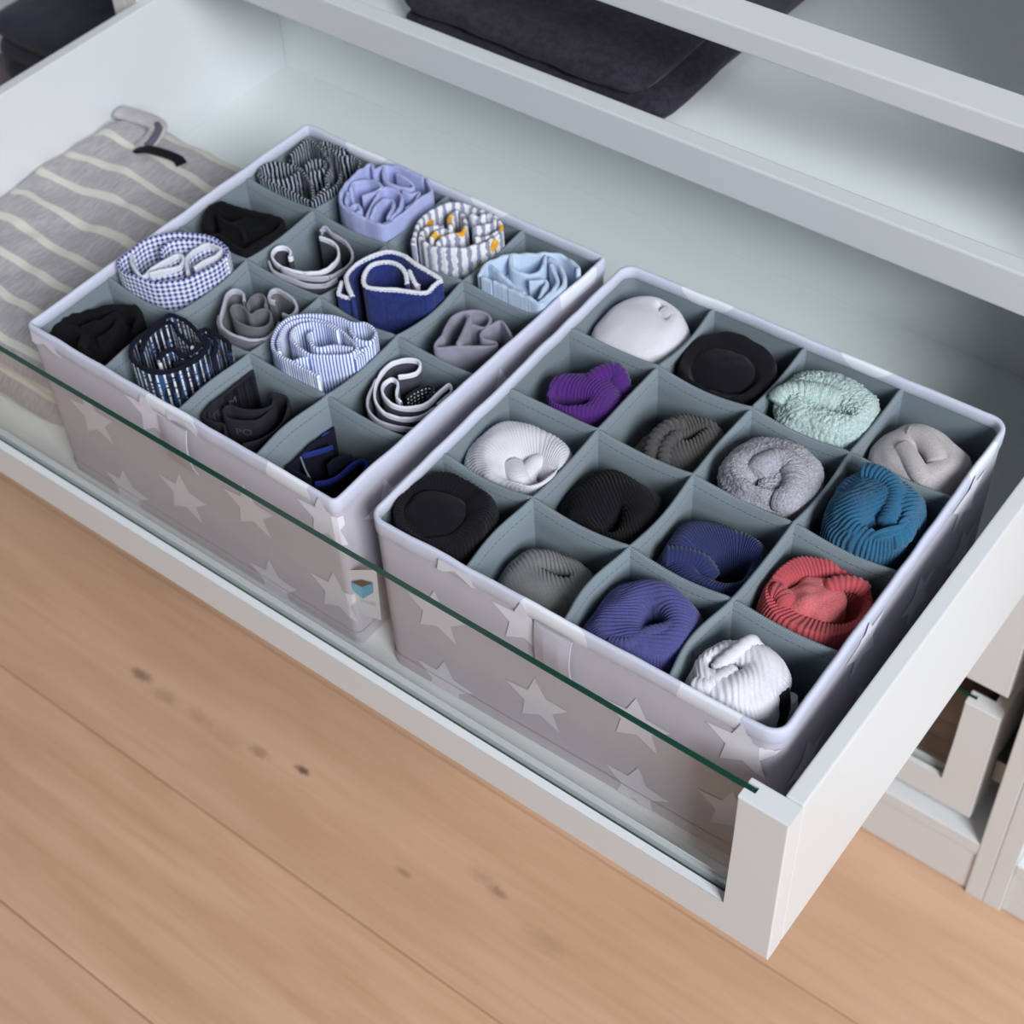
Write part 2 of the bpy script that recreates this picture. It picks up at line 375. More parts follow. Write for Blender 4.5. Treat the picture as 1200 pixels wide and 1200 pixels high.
# ------------------------------------------------------------------ folded clothes
def slab(name, x0, x1, y0, y1, z0, z1, mat, parent=None, nx=40, ny=40, r=0.02, wav=0.003, seed=0, folds=2, shear=0.0):
    """folded cloth: pillow-edged slab, top gently wavy, fold ridges along the front and sides"""
    hx, hy = (x1 - x0) / 2, (y1 - y0) / 2; cx, cy = (x0 + x1) / 2, (y0 + y1) / 2; h = z1 - z0
    prof = []
    m = 7 * folds
    for i in range(m + 1):
        a = i / m; k = (a * folds) % 1.0
        bulge = math.sin(math.pi * k) ** 0.6 if 0 < k < 1 else 0
        prof.append((a, bulge))
    loop = []
    N = 2 * (nx + ny)
    for i in range(N):
        if i < nx: u, v = -1 + 2 * i / nx, -1
        elif i < nx + ny: u, v = 1, -1 + 2 * (i - nx) / ny
        elif i < 2 * nx + ny: u, v = 1 - 2 * (i - nx - ny) / nx, 1
        else: u, v = -1, 1 - 2 * (i - 2 * nx - ny) / ny
        loop.append((u, v))
    V, U, Fc = [], [], []
    def pos(u, v, inset):
        ex, ey = hx - inset, hy - inset
        rr = r * 1.2
        px, py = u * ex, v * ey
        # round the corners
        qx, qy = abs(px) - (ex - rr), abs(py) - (ey - rr)
        if qx > 0 and qy > 0:
            l = max(qx, qy); d = math.hypot(qx, qy)
            px = math.copysign(ex - rr + qx / d * l, px); py = math.copysign(ey - rr + qy / d * l, py)
        return px, py
    def top(px, py): return wav * (nz((px) * 16 + seed, py * 16, seed) + 0.5 * nz(px * 40, py * 40, seed + 3))
    for a, b in prof:
        for (u, v) in loop:
            jig = 0.004 * nz(u * 3 + seed, v * 3, a * 3)
            px, py = pos(u, v, r * 0.5 * (1 - b) + jig)
            V.append((cx + px + shear * py, cy + py, z0 + a * h + a * top(px, py))); U.append((px, py - (1 - a) * h))
    rows = len(prof)
    for j in range(rows - 1):
        for i in range(N): Fc.append((j * N + i, j * N + (i + 1) % N, (j + 1) * N + (i + 1) % N, (j + 1) * N + i))
    # top as shrinking rings
    base = (rows - 1) * N; rings = 14
    for k in range(1, rings + 1):
        s = 1 - k / rings
        for (u, v) in loop:
            px, py = pos(u, v, r * 0.5); px *= s; py *= s
            rise = min(0.006, 0.012 * (1 - s) * 3) * 0.8
            V.append((cx + px + shear * py, cy + py, z1 + top(px, py) + rise)); U.append((px, py))
        b0 = base + (k - 1) * N; b1 = base + k * N
        for i in range(N): Fc.append((b0 + i, b0 + (i + 1) % N, b1 + (i + 1) % N, b1 + i))
    Fc.append(tuple(range(N))[::-1])
    return put(name, V, Fc, mat, parent, True, U)

M['charcoal'] = cloth('charcoal_wool', lin(56, 53, 64), lin(34, 32, 40), 900, 0.1, 150, 0.7, 0.6)
M['navy_dark'] = cloth('dark_navy_cotton', lin(54, 56, 68), lin(42, 44, 54), 1500, 0.1, 60, 0.4, 0.4)
M['mauve'] = cloth('mauve_grey_cotton', lin(120, 108, 116), lin(96, 88, 96), 1500)
M['taupe'] = cloth('taupe_cotton', lin(120, 104, 98), lin(96, 84, 80), 1500)

t = thing('folded_trousers', 'folded charcoal wool trousers lying on the pull-out tray', 'trousers', (-0.515, 0.62, TRAY))
slab('lower_leg', -0.652, -0.388, 0.446, 0.86, TRAY + 0.0005, TRAY + 0.018, M['charcoal'], t, seed=1, folds=1, r=0.016)
slab('upper_leg', -0.652, -0.408, 0.444, 0.86, TRAY + 0.0185, TRAY + 0.037, M['charcoal'], t, seed=2, folds=1, r=0.018, wav=0.006)
o = slab('folded_garment', -0.925, -0.715, 0.468, 0.84, TRAY + 0.0005, TRAY + 0.035, M['navy_dark'], None, seed=5)
o['label'] = 'dark navy folded garment at the left end of the tray beside the charcoal trousers'; o['category'] = 'garment'
o = slab('folded_jumper', -0.24, -0.03, YC + 0.03, YC + 0.4, -0.384 + 0.0105, -0.384 + 0.10, M['taupe'], None, seed=8, folds=3)
o['label'] = 'taupe folded jumper behind the glass of the drawer above the plinth'; o['category'] = 'jumper'
sh = box('shelf_board', -1.944, -0.9816, YF + 0.004, YB - 0.01, -0.128, -0.110, M['white'], None, 0.001)
sh['label'] = 'white shelf board under the dark folded pile left of the drawer'; sh['category'] = 'shelf'
o = slab('folded_sweater', -1.33, -0.99, 0.425, 0.80, -0.1095, -0.066, M['mauve'], None, seed=11, wav=0.001)
o['label'] = 'mauve grey folded sweater at the bottom of the dark pile'; o['category'] = 'sweater'
o = slab('folded_blanket', -1.27, -0.986, 0.44, 0.85, -0.058, 0.02, M['navy_dark'], None, seed=12, folds=3)
o['label'] = 'dark navy folded blanket on top of the mauve grey sweater'; o['category'] = 'blanket'

# striped shirt
def shirt_mat():
    s = NT('heather_grey_cream_stripes'); u, ux, uy = s.uv()
    wob = s.math('ADD', uy, s.math('MULTIPLY', s.math('SUBTRACT', s.noise(u, 9, 2), 0.5), 0.02))
    f = s.math('FRACT', s.math('DIVIDE', s.math('ADD', wob, 0.0065), 0.0344))
    k = s.math('MULTIPLY', s.ramp(f, 0.02, 0.08), s.math('SUBTRACT', 1.0, s.ramp(f, 0.26, 0.32)))
    h = s.noise(s.scale(u, (420, 70, 1)), 1.0, 3)
    grey = s.mix(s.ramp(h, 0.3, 0.7), lin(196, 190, 193), lin(170, 164, 168))
    s.bump(s.noise(u, 1600, 2), 0.3, 0.0006)
    return s.fin(s.mix(k, grey, lin(228, 222, 212)), 0.95, 0.1, 0.2)
M['shirt'] = shirt_mat()
M['shirt_plain'] = cloth('heather_grey_plain', lin(198, 193, 196), lin(172, 167, 171), 900, 0.15, 120, 0.5, 0.4)
M['black_rib'] = cloth('black_ribbon', lin(26, 26, 30))
M['collar_dark'] = cloth('collar_inside_grey', lin(100, 97, 112), lin(84, 82, 96))
t = thing('folded_shirt', 'heather grey folded shirt with cream stripes beside the left star-print box', 'shirt', (-0.81, 0.2, FLZ))
slab('lower_fold', -0.928, -0.690, 0.050, 0.345, FLZ + 0.0004, 0.045, M['shirt'], t, seed=21, folds=1, r=0.024)
slab('upper_fold', -0.929, -0.688, 0.054, 0.352, 0.0455, 0.081, M['shirt'], t, seed=22, folds=1, r=0.024, wav=0.008)
def tube(name, pts, ra, rb, mat, parent, seg=10, flat_up=True, caps=True, step=0.002):
    P = crom(pts, step); V = []; Fc = []; n = len(P)
    for i, p in enumerate(P):
        d = (P[min(i + 1, n - 1)] - P[max(i - 1, 0)]).normalized()
        sd = d.cross(Vector((0, 0, 1))).normalized(); up = sd.cross(d)
        for k in range(seg):
            a = 2 * math.pi * k / seg; V.append(p + sd * ra * math.cos(a) + up * rb * math.sin(a))
    for i in range(n - 1):
        for k in range(seg): Fc.append((i * seg + k, i * seg + (k + 1) % seg, (i + 1) * seg + (k + 1) % seg, (i + 1) * seg + k))
    Fc.append(tuple(range(seg))[::-1]); Fc.append(tuple(range((n - 1) * seg, n * seg)))
    return put(name, V, Fc, mat, parent, True)
zc = 0.084
tube('collar', [at((139, 131), zc), at((165, 138), zc + 0.002), at((184, 147), zc + 0.003), at((180, 160), zc + 0.002), at((166, 174), zc + 0.001)], 0.009, 0.004, M['shirt_plain'], t)
tube('collar_inside', [at((184, 146), zc + 0.005), at((186, 152), zc + 0.006), at((179, 164), zc + 0.005), at((171, 172), zc + 0.003)], 0.0036, 0.003, M['collar_dark'], t)
tube('hanging_loop', [at((159, 177), zc + 0.002), at((172, 175), zc + 0.009), at((190, 179), zc + 0.009), at((208, 186), zc + 0.006), at((213, 193), zc + 0.002)], 0.0055, 0.0022, M['black_rib'], t)

# ------------------------------------------------------------------ star-print organiser boxes
BH = 0.15433; ZR = FLZ + BH; HB = 0.155          # rim height, half width
def rrect(h, r, n=6):
    out = []
    for cx, cy, a0 in ((h - r, h - r, 0), (-(h - r), h - r, 90), (-(h - r), -(h - r), 180), (h - r, -(h - r), 270)):
        for k in range(n + 1):
            a = math.radians(a0 + 90 * k / n); out.append((cx + r * math.cos(a), cy + r * math.sin(a)))
    return out
def dens(loop, step=0.006):
    out = []
    for i, p in enumerate(loop):
        q = loop[(i + 1) % len(loop)]; L = math.hypot(q[0] - p[0], q[1] - p[1]); k = max(1, int(L / step))
        for j in range(k): out.append((p[0] + (q[0] - p[0]) * j / k, p[1] + (q[1] - p[1]) * j / k))
    return out
def star_poly(cx, cz, R, rot):
    return [(cx + (R if k % 2 == 0 else R * 0.46) * math.cos(math.radians(90 + rot + 36 * k)), cz + (R if k % 2 == 0 else R * 0.46) * math.sin(math.radians(90 + rot + 36 * k))) for k in range(10)]
def clip(poly, ax, val, keep_less):
    out = []
    for i, p in enumerate(poly):
        q = poly[(i + 1) % len(poly)]
        ip = p[ax] <= val if keep_less else p[ax] >= val; iq = q[ax] <= val if keep_less else q[ax] >= val
        if ip: out.append(p)
        if ip != iq:
            t_ = (val - p[ax]) / (q[ax] - p[ax]); out.append((p[0] + (q[0] - p[0]) * t_, p[1] + (q[1] - p[1]) * t_))
    return out
def organiser(label, cx, cy, rot, cr, stars, seed, tabx):
    t = thing('star_print_organiser', label, 'storage box', (cx, cy, FLZ), 'star-print organiser boxes in the drawer')
    c, s_ = math.cos(rot), math.sin(rot)
    X = lambda x, y: (cx + x * c - y * s_, cy + x * s_ + y * c)
    def wob(x, y, z):           # soft fabric walls bow a little, mostly half way up
        k = math.sin(math.pi * min(1, max(0, (z - FLZ) / BH)))
        d = 0.0016 * k * nz(x * 14 + seed, y * 14, z * 10)
        l = max(abs(x), abs(y)) or 1
        return x * (1 + d / l), y * (1 + d / l)
    def shell(name, h, r, zs, mat, flip=False, floor=False, bowed=True, closed_top=None):
        lp = dens(rrect(h, r)); n = len(lp); V = []; U = []; Fc = []
        acc = [0]
        for i in range(1, n): acc.append(acc[-1] + math.hypot(lp[i][0] - lp[i - 1][0], lp[i][1] - lp[i - 1][1]))
        for z in zs:
            for i, (x, y) in enumerate(lp):
                a, b = wob(x, y, z) if bowed else (x, y)
                V.append(X(a, b) + (z,)); U.append((acc[i], ZR - z))
        for j in range(len(zs) - 1):
            for i in range(n):
                f = (j * n + i, j * n + (i + 1) % n, (j + 1) * n + (i + 1) % n, (j + 1) * n + i)
                Fc.append(f[::-1] if flip else f)
        if floor: Fc.append(tuple(range(n)) if flip else tuple(range(n))[::-1])
        return put(name, V, Fc, mat, t, True, U)
    zs = [FLZ + 0.0004 + (BH - 0.006) * k / 12 for k in range(13)]
    shell('outer_cover', HB - 0.0006, cr, zs, M['star_cloth'], floor=True, bowed=False)
    shell('lining', HB - 0.0032, max(0.002, cr - 0.0026), [FLZ + 0.0035] + zs[1:], M['lining'], flip=True, floor=True)
    shell('base_hem', HB + 0.0001, cr, [FLZ + 0.0003, FLZ + 0.006, FLZ + 0.0125], M['star_cloth'], bowed=False)
    # folded-over rim
    lp = dens(rrect(HB - 0.0019, max(0.003, cr - 0.002))); n = len(lp); V = []; Fc = []
    prof = [(0.0015, -0.0135), (0.0021, -0.0128), (0.0022, -0.006), (0.0022, -0.0016), (0.0016, -0.0003), (0.0, 0.0003), (-0.0013, -0.0003), (-0.0020, -0.0016), (-0.0021, -0.0085), (-0.0014, -0.0092)]
    for i, (x, y) in enumerate(lp):
        p, q = lp[i - 1], lp[(i + 1) % n]; tx, ty = q[0] - p[0], q[1] - p[1]; l = math.hypot(tx, ty); nx_, ny_ = ty / l, -tx / l
        dz = 0.0010 * nz(x * 30 + seed, y * 30, 3.0)
        do = 0.0006 * nz(x * 55 + seed, y * 55, 7.0)
        for o_, z_ in prof: V.append(X(x + nx_ * (o_ + do), y + ny_ * (o_ + do)) + (ZR + z_ + dz,))
    m = len(prof)
    for i in range(n):
        for k in range(m - 1): Fc.append((i * m + k, ((i + 1) % n) * m + k, ((i + 1) % n) * m + k + 1, i * m + k + 1))
    put('rim', V, Fc, M['rim'], t, True)
    # printed stars: side, position along it, height
    def wall_pt(side, u, d):
        # u runs along the wall; past the straight part it follows the rounded corner
        e = HB - cr; r = cr + d - HB
        if abs(u) <= e: x, y = u, -d
        else:
            an = (abs(u) - e) / cr; x, y = math.copysign(e + r * math.sin(an), u), -(e + r * math.cos(an))
        return {'front': (x, y), 'right': (-y, x), 'back': (-x, -y), 'left': (y, -x)}[side]
    for side, a, z, R, ro in stars:
        V = []; Fc = []
        umax = HB - cr + cr * 1.5
        cuts = [-umax, -(HB - cr) - cr * 0.75, -(HB - cr), HB - cr, HB - cr + cr * 0.75, umax]
        for zl, zh, d in ((FLZ + 0.001, FLZ + 0.0124, HB + 0.0004), (FLZ + 0.0126, ZR - 0.0136, HB + 0.0000), (ZR - 0.0134, ZR - 0.002, HB + 0.0014)):
            for ul, uh in zip(cuts, cuts[1:]):
                pl = star_poly(a, z, R, ro)
                for ax, val, less in ((0, uh, True), (0, ul, False), (1, zh, True), (1, zl, False)):
                    pl = clip(pl, ax, val, less)
                    if len(pl) < 3: break
                if len(pl) < 3: continue
                b0 = len(V); V += [X(*wall_pt(side, u, d)) + (zz,) for u, zz in pl]; Fc.append(tuple(range(b0, b0 + len(pl))))
        if Fc: put('printed_star', V, Fc, M['star'], t, False)
    # dividers
    ND = [-HB + 0.003, -0.0765, 0.0, 0.0765, HB - 0.003]
    random.seed(seed)
    for d in range(2):
        for k in range(1, 4):
            bows = [random.uniform(-1, 1) for _ in range(4)]
            if d == 0: bows[0] = -1.0 - 0.4 * random.random(); bows[1] *= 0.6; 
            V = []; U = []; Fc = []; seg = 14
            n = 4 * seg + 1; zs2 = [FLZ + 0.004, FLZ + 0.07, FLZ + 0.115, 0, 0]
            cols = []
            for i in range(n):
                sgi = min(i // seg, 3); tt = i / seg - sgi
                a = ND[sgi] + (ND[sgi + 1] - ND[sgi]) * tt
                bow = (0.0052 if sgi == 0 else 0.0030) * bows[sgi] * math.sin(math.pi * tt) ** 1.3 * (1 if d == 0 else 0.55)
                ztop = ZR - 0.0065 - 0.0042 * math.sin(math.pi * tt) ** 0.8 - (0.0015 if sgi in (0, 3) and (tt in (0, 1)) else 0)
                cols.append((a, bow, ztop))
            th = 0.0012
            rows = []
            for sgn in (-1, 1):
                for j in range(6):
                    r = j / 5
                    rows.append((sgn, r if sgn < 0 else 1 - r))
            rows.insert(6, (0, 1.0))
            for (a, bow, ztop) in cols:
                for sgn, r in rows:
                    zz = FLZ + 0.004 + (ztop - FLZ - 0.004) * (r ** 0.7)
                    if sgn == 0: zz += 0.0008
                    b = ND[k] + bow * (r ** 1.5) + sgn * th * (1.0 if r < 0.97 else 1.25)
                    x, y = (b, a) if d == 0 else (a, b)
                    V.append(X(x, y) + (zz,)); U.append((a, ztop - zz))
            m = len(rows)
            for i in range(n - 1):
                for j in range(m - 1):
                    Fc.append((i * m + j, (i + 1) * m + j, (i + 1) * m + j + 1, i * m + j + 1))
            put('divider', V, Fc, M['lining'], t, True, U)
    # front pull tab: a loop of folded fabric standing slightly off the wall
    zt1, zt0 = ZR - 0.013, ZR - 0.058
    V = []; Fc = []; U = []
    rowz = [zt1 + (zt0 - zt1) * k / 10 for k in range(11)]
    for k, z in enumerate(rowz):
        off = 0.0010 + 0.0040 * math.sin(math.pi * k / 10) ** 0.8
        for (u, dd) in ((-0.0145, off * 0.35), (-0.006, off * 0.75), (0.006, off), (0.0145, off), (0.0145, off - 0.0012), (-0.0145, off * 0.35 - 0.001)):
            V.append(X(tabx + u, -HB - 0.0009 - dd) + (z,))
    for k in range(10):
        for j in range(6): Fc.append((k * 6 + j, k * 6 + (j + 1) % 6, (k + 1) * 6 + (j + 1) % 6, (k + 1) * 6 + j))
    put('pull_tab', V, Fc, M['star_cloth'], t, False)
    return t, X

B1 = (-0.5195, 0.1888); B2 = (-0.1905, 0.1955); R1, R2 = math.radians(-0.3), math.radians(1.35)
def stars_for(b, front, right, rnd):
    out = [('front', x - b[0], z, 0.0265, random.uniform(-4, 4)) for x, z in front] + [('right', y - b[1], z, 0.0265, random.uniform(-6, 6)) for y, z in right]
    for side in ('left', 'back'):
        for i in range(4):
            for j in range(2): out.append((side, -0.12 + 0.078 * i, FLZ + 0.045 + 0.078 * j + (0.038 if i % 2 else 0), 0.0265, random.uniform(-4, 4)))
    return out
random.seed(2)
st1 = stars_for(B1, [(-0.6225, 0.0963), (-0.5456, 0.1426), (-0.607, 0.0238), (-0.5331, 0.0644), (-0.4564, 0.0991), (-0.4482, 0.0225), (-0.3772, 0.138), (-0.3801, 0.0571), (-0.51, 0.172), (-0.655, 0.168)], [(0.082, 0.120), (0.150, 0.085), (0.21, 0.125), (0.29, 0.09)], 1)
st2 = stars_for(B2, [(-0.2933, 0.0962), (-0.2926, 0.0199), (-0.2188, 0.1379), (-0.2109, 0.0600), (-0.1335, 0.1003), (-0.1322, 0.0254), (-0.0592, 0.1355), (-0.0612, 0.0591), (-0.272, 0.17)], [(0.1474, 0.1381), (0.1574, 0.0611), (0.0836, 0.0866), (0.2917, 0.1402), (0.3053, 0.0729), (0.2326, 0.0961)], 2)
box1, X1 = organiser('star-print fabric box of rolled underpants beside the striped shirt', B1[0], B1[1], R1, 0.006, st1, 3, -0.5200 - B1[0])
box2, X2 = organiser('star-print fabric box of rolled socks beside the drawer side', B2[0], B2[1], R2, 0.013, st2, 9, -0.1950 - B2[0])

# woven label on the right wall of the left box
tg = put('label_tag', *(lambda P: (P, [(0, 1, 2, 3)]))([aty((408, 668), 0.0365), aty((441, 668), 0.0385), aty((447, 727), 0.0395), aty((412, 716), 0.0365)]), M['tag'], box1, False)
def tag_pt(u, v):
    P = [aty((408, 668), 0.0365), aty((441, 668), 0.0385), aty((447, 727), 0.0395), aty((412, 716), 0.0365)]
    a = P[0].lerp(P[1], u); b = P[3].lerp(P[2], u); n = (P[1] - P[0]).cross(P[3] - P[0]).normalized()
    if n.y > 0: n = -n
    return a.lerp(b, v) + n * 0.0006
for nm, poly, m in (('printed_box_top', [(0.08, 0.26), (0.46, 0.20), (0.86, 0.24), (0.45, 0.35)], 'tag_brown'), ('printed_box_side', [(0.08, 0.27), (0.45, 0.36), (0.44, 0.62), (0.10, 0.45)], 'tag_blue'), ('printed_box_side', [(0.45, 0.36), (0.86, 0.25), (0.84, 0.44), (0.44, 0.62)], 'tag_blue_dark')):
    put(nm, [tag_pt(u, v) for u, v in poly], [(0, 1, 2, 3)], M[m], tg, False)
def text_mesh(body, size=1.0):
    cu = bpy.data.curves.new('lettering', 'FONT'); cu.body = body; cu.size = size; cu.resolution_u = 2
    ob = bpy.data.objects.new('lettering', cu); COL.objects.link(ob)
    bpy.context.view_layer.update()
    me = bpy.data.meshes.new_from_object(ob.evaluated_get(bpy.context.evaluated_depsgraph_get()))
    v = [tuple(p.co) for p in me.vertices]; f = [tuple(p.vertices) for p in me.polygons]
    bpy.data.objects.remove(ob); bpy.data.curves.remove(cu); bpy.data.meshes.remove(me)
    return v, f
v, f = text_mesh('STORE')
mx = max(p[0] for p in v); put('lettering', [tag_pt(0.34 + 0.55 * p[0] / mx, 0.72 - 0.10 * p[1]) for p in v], f, M['tag_text'], tg, False)

# ------------------------------------------------------------------ contents of the boxes
NDV = [-HB + 0.0034, -0.0765, 0.0, 0.0765, HB - 0.0034]
ZBOT = FLZ + 0.0042
def to_local(b, rot, p):
    dx, dy = p[0] - b[0], p[1] - b[1]; c, s = math.cos(-rot), math.sin(-rot); return dx * c - dy * s, dx * s + dy * c
def to_world(b, rot, p):
    c, s = math.cos(rot), math.sin(rot); return b[0] + p[0] * c - p[1] * s, b[1] + p[0] * s + p[1] * c
def fit(b, rot, cell, p, mg=0.0038):
    x, y = to_local(b, rot, p)
    x = min(max(x, NDV[cell[0]] + mg), NDV[cell[0] + 1] - mg); y = min(max(y, NDV[cell[1]] + mg), NDV[cell[1] + 1] - mg)
    return to_world(b, rot, (x, y))

def ribbon(name, xy, ztop, zbot, th, mat, parent, gather=0.0, wl=0.003, wave=0.0015, seed=0, closed=False, lean=0.0):
    """standing band of folded cloth following the line xy"""
    P = crom([Vector((x, y, 0)) for x, y in xy], 0.0011, closed); n = len(P)
    prof = [(-1, 1.0), (-1, 0.6), (-1, 0.3), (-1, 0.1), (-1, 0.0), (-0.6, -1), (0.6, -1), (1, 0.0), (1, 0.1), (1, 0.3), (1, 0.6), (1, 1.0)]
    V, U, Fc = [], [], []; s = 0.0
    for i, p in enumerate(P):
        a = P[(i - 1) % n] if closed else P[max(i - 1, 0)]; b = P[(i + 1) % n] if closed else P[min(i + 1, n - 1)]
        if i: s += (P[i] - P[i - 1]).length
        d = (b - a); d = d.normalized() if d.length > 1e-9 else Vector((1, 0, 0)); nn = Vector((d.y, -d.x, 0))
        zt = ztop + wave * nz(s * 45 + seed, seed * 1.7) + 0.35 * wave * nz(s * 160, seed)
        g = gather * math.sin(2 * math.pi * s / wl + 1.5 * nz(s * 200, seed))
        for o, r in prof:
            z = zt + th * 0.35 if r < 0 else zt - max(r, 0) * (zt - zbot) - (0.0003 if r == 0 else 0)
            amp = g * (1 if r > 0.02 else 0.5)
            q = p + nn * (o * th / 2 + amp + lean * max(r, 0))
            V.append((q.x, q.y, z)); U.append((s + 0.37 * seed, zt - z + (o + 1) * 0.0))
    m = len(prof); e = n if closed else n - 1
    for i in range(e):
        for j in range(m - 1): Fc.append((i * m + j, ((i + 1) % n) * m + j, ((i + 1) % n) * m + j + 1, i * m + j + 1))
    if not closed: Fc.append(tuple(range(m))); Fc.append(tuple(range((n - 1) * m, n * m))[::-1])
    return put(name, V, Fc, mat, parent, True, U), P
def brief(label, cell, dz, strips, mat, fr, trim=None, th=0.0022, gather=0.0, wl=0.003, wave=0.0018, trim_h=0.0035, core=None, group='rolled underpants in the left box'):
    """rolled underpants: one or more bands; a strip is (points, closed?) in the zoom frame fr"""
    z = ZR + dz
    cxy = to_world(B1, R1, ((NDV[cell[0]] + NDV[cell[0] + 1]) / 2, (NDV[cell[1]] + NDV[cell[1] + 1]) / 2))
    t = thing('rolled_underpants', label, 'underpants', (cxy[0], cxy[1], ZBOT), group)
    paths = []
    for i, st in enumerate(strips):
        st = dict(st) if isinstance(st, dict) else {'p': st}
        zz = z + st.get('dz', 0)
        xy = [fit(B1, R1, cell, at(q, zz)) for q in zoomed(st['p'], st.get('fr', fr))]
        tr = st.get('trim', trim); mt = st.get('mat', mat)
        o, P = ribbon(st.get('n', 'rolled_band' if i else 'outer_band'), xy, zz - (0.0004 if tr else 0), ZBOT, st.get('th', th), mt, t, gather, wl, wave, seed=i + cell[0] * 7 + cell[1] * 3, closed=st.get('c', False))
        if tr:
            ribbon('edge_trim', xy, zz, zz - trim_h, st.get('th', th) + 0.0004, tr, o, gather, wl, wave, seed=i + cell[0] * 7 + cell[1] * 3, closed=st.get('c', False))
        paths.append((xy, zz, o))
    if core:
        blob('inner_cloth', t, fit(B1, R1, cell, at(core[0], z + core[1]), 0.02), z + core[1], core[2], core[3], core[4], seed=cell[0] + 4 * cell[1], rot=R1)
    return t, paths

def loft(name, rings, mat, parent, ribs=0, amp=0.0006, twist=0.0, noise_amp=0.0, nfreq=60, seed=0, nt=None, su=5, fuzz=0.0, ribmask=None, cap=True, rd=None):
    """smooth surface through closed rings (each a function angle -> point); ribs run across the rings"""
    nt = nt or (ribs * 5 if ribs else 96)
    R = len(rings); cols = []
    for k in range(nt):
        th = 2 * math.pi * k / nt
        ctrl = [Vector(r(th)) for r in rings]; col = []
        for i in range(R - 1):
            p1, p2 = ctrl[i], ctrl[i + 1]; p0 = ctrl[i - 1] if i else p1 * 2 - p2; p3 = ctrl[i + 2] if i + 2 < R else p2 * 2 - p1
            for j in range(su):
                t_ = j / su
                col.append(0.5 * ((2 * p1) + (p2 - p0) * t_ + (2 * p0 - 5 * p1 + 4 * p2 - p3) * t_ * t_ + (3 * p1 - p0 - 3 * p2 + p3) * t_ ** 3))
        col.append(ctrl[-1]); cols.append(col)
    m = len(cols[0]); V = []; U = []; Fc = []
    for k in range(nt):
        th = 2 * math.pi * k / nt; acc = 0.0
        for j in range(m):
            p = cols[k][j]
            du = cols[(k + 1) % nt][j] - cols[k - 1][j]; dv = cols[k][min(j + 1, m - 1)] - cols[k][max(j - 1, 0)]
            nn = du.cross(dv); nn = nn.normalized() if nn.length > 1e-12 else Vector((0, 0, 1))
            if j: acc += (cols[k][j] - cols[k][j - 1]).length
            d = 0.0
            if ribs:
                fade = min(1.0, du.length / (2 * 2 * math.pi / nt) / 0.006)
                w_ = math.cos(ribs * th + twist * acc * 60)
                d += amp * fade * (math.copysign(abs(w_) ** 0.7, w_))
            if rd:
                q = (p.x * math.cos(rd[0]) + p.y * math.sin(rd[0])) + 0.12 * p.z + 0.004 * nz(p.x * 40 + seed, p.y * 40, p.z * 40)
                k_ = min(1.0, max(0.0, (p.z - (rd[2] - 0.0085)) / 0.004))
                w_ = k_ * math.cos(2 * math.pi * q / rd[1]) + (1 - k_) * math.cos(round(0.205 / rd[1]) * th)
                d += amp * math.copysign(abs(w_) ** 0.75, w_)
            if noise_amp: d += noise_amp * (nz(p.x * nfreq + seed, p.y * nfreq, p.z * nfreq) + 0.5 * nz(p.x * nfreq * 2.3, p.y * nfreq * 2.3 + seed, p.z * nfreq * 2.3))
            if fuzz: d += fuzz * nz(p.x * 620, p.y * 620 + seed, p.z * 620) + 0.6 * fuzz * nz(p.x * 1300, p.y * 1300 + seed, p.z * 1300)
            V.append(p + nn * d); U.append((th / (2 * math.pi) * 0.2, acc))
    for k in range(nt):
        for j in range(m - 1): Fc.append((k * m + j, ((k + 1) % nt) * m + j, ((k + 1) % nt) * m + j + 1, k * m + j + 1))
    Fc.append(tuple(k * m for k in range(nt))[::-1])
    if cap: Fc.append(tuple(k * m + m - 1 for k in range(nt)))
    return put(name, V, Fc, mat, parent, True, U)
def ell(c, z, a, b, rot=0.0, sq=2.0, tilt=(0, 0)):
    """superellipse ring; tilt raises it along x and y (metres at the rim)"""
    def f(th):
        ct, st = math.cos(th), math.sin(th)
        x = a * math.copysign(abs(ct) ** (2 / sq), ct); y = b * math.copysign(abs(st) ** (2 / sq), st)
        cr, sr = math.cos(rot), math.sin(rot)
        return (c[0] + x * cr - y * sr, c[1] + x * sr + y * cr, z + tilt[0] * ct + tilt[1] * st)
    return f
def mixr(r1, r2, t_, dz=0.0):
    def f(th):
        a, b = Vector(r1(th)), Vector(r2(th)); p = a.lerp(b, t_); p.z += dz; return p
    return f
def blob(name, parent, c, ztop, a, b, mat, seed=0, rot=0.0, ribs=0, amp=0.0005, namp=0.003, zb=None, fuzz=0.0, nf=45, sq=2.4, pk=(0, 0), flat=0.6):
    """dome of cloth, from the box floor up"""
    zb = ZBOT if zb is None else zb; h = min(a, b)
    ct = (c[0] + pk[0], c[1] + pk[1])
    rings = [ell(c, zb, a * 0.8, b * 0.8, rot, sq), ell(c, (zb + ztop - h) / 2, a * 0.97, b * 0.97, rot, sq), ell(c, ztop - h * 0.75, a, b, rot, sq), ell(c, ztop - h * 0.38, a * 0.93, b * 0.93, rot, sq),
             ell(ct, ztop - h * 0.12, a * 0.7, b * 0.7, rot, 2), ell(ct, ztop - h * 0.01, a * 0.34, b * 0.34, rot, 2), ell(ct, ztop, a * 0.04, b * 0.04, rot, 2)]
    return loft(name, rings, mat, parent, ribs=ribs, amp=amp, noise_amp=namp, nfreq=nf, seed=seed, fuzz=fuzz, nt=None if ribs else (220 if fuzz else 110), su=6 if not fuzz else 9)

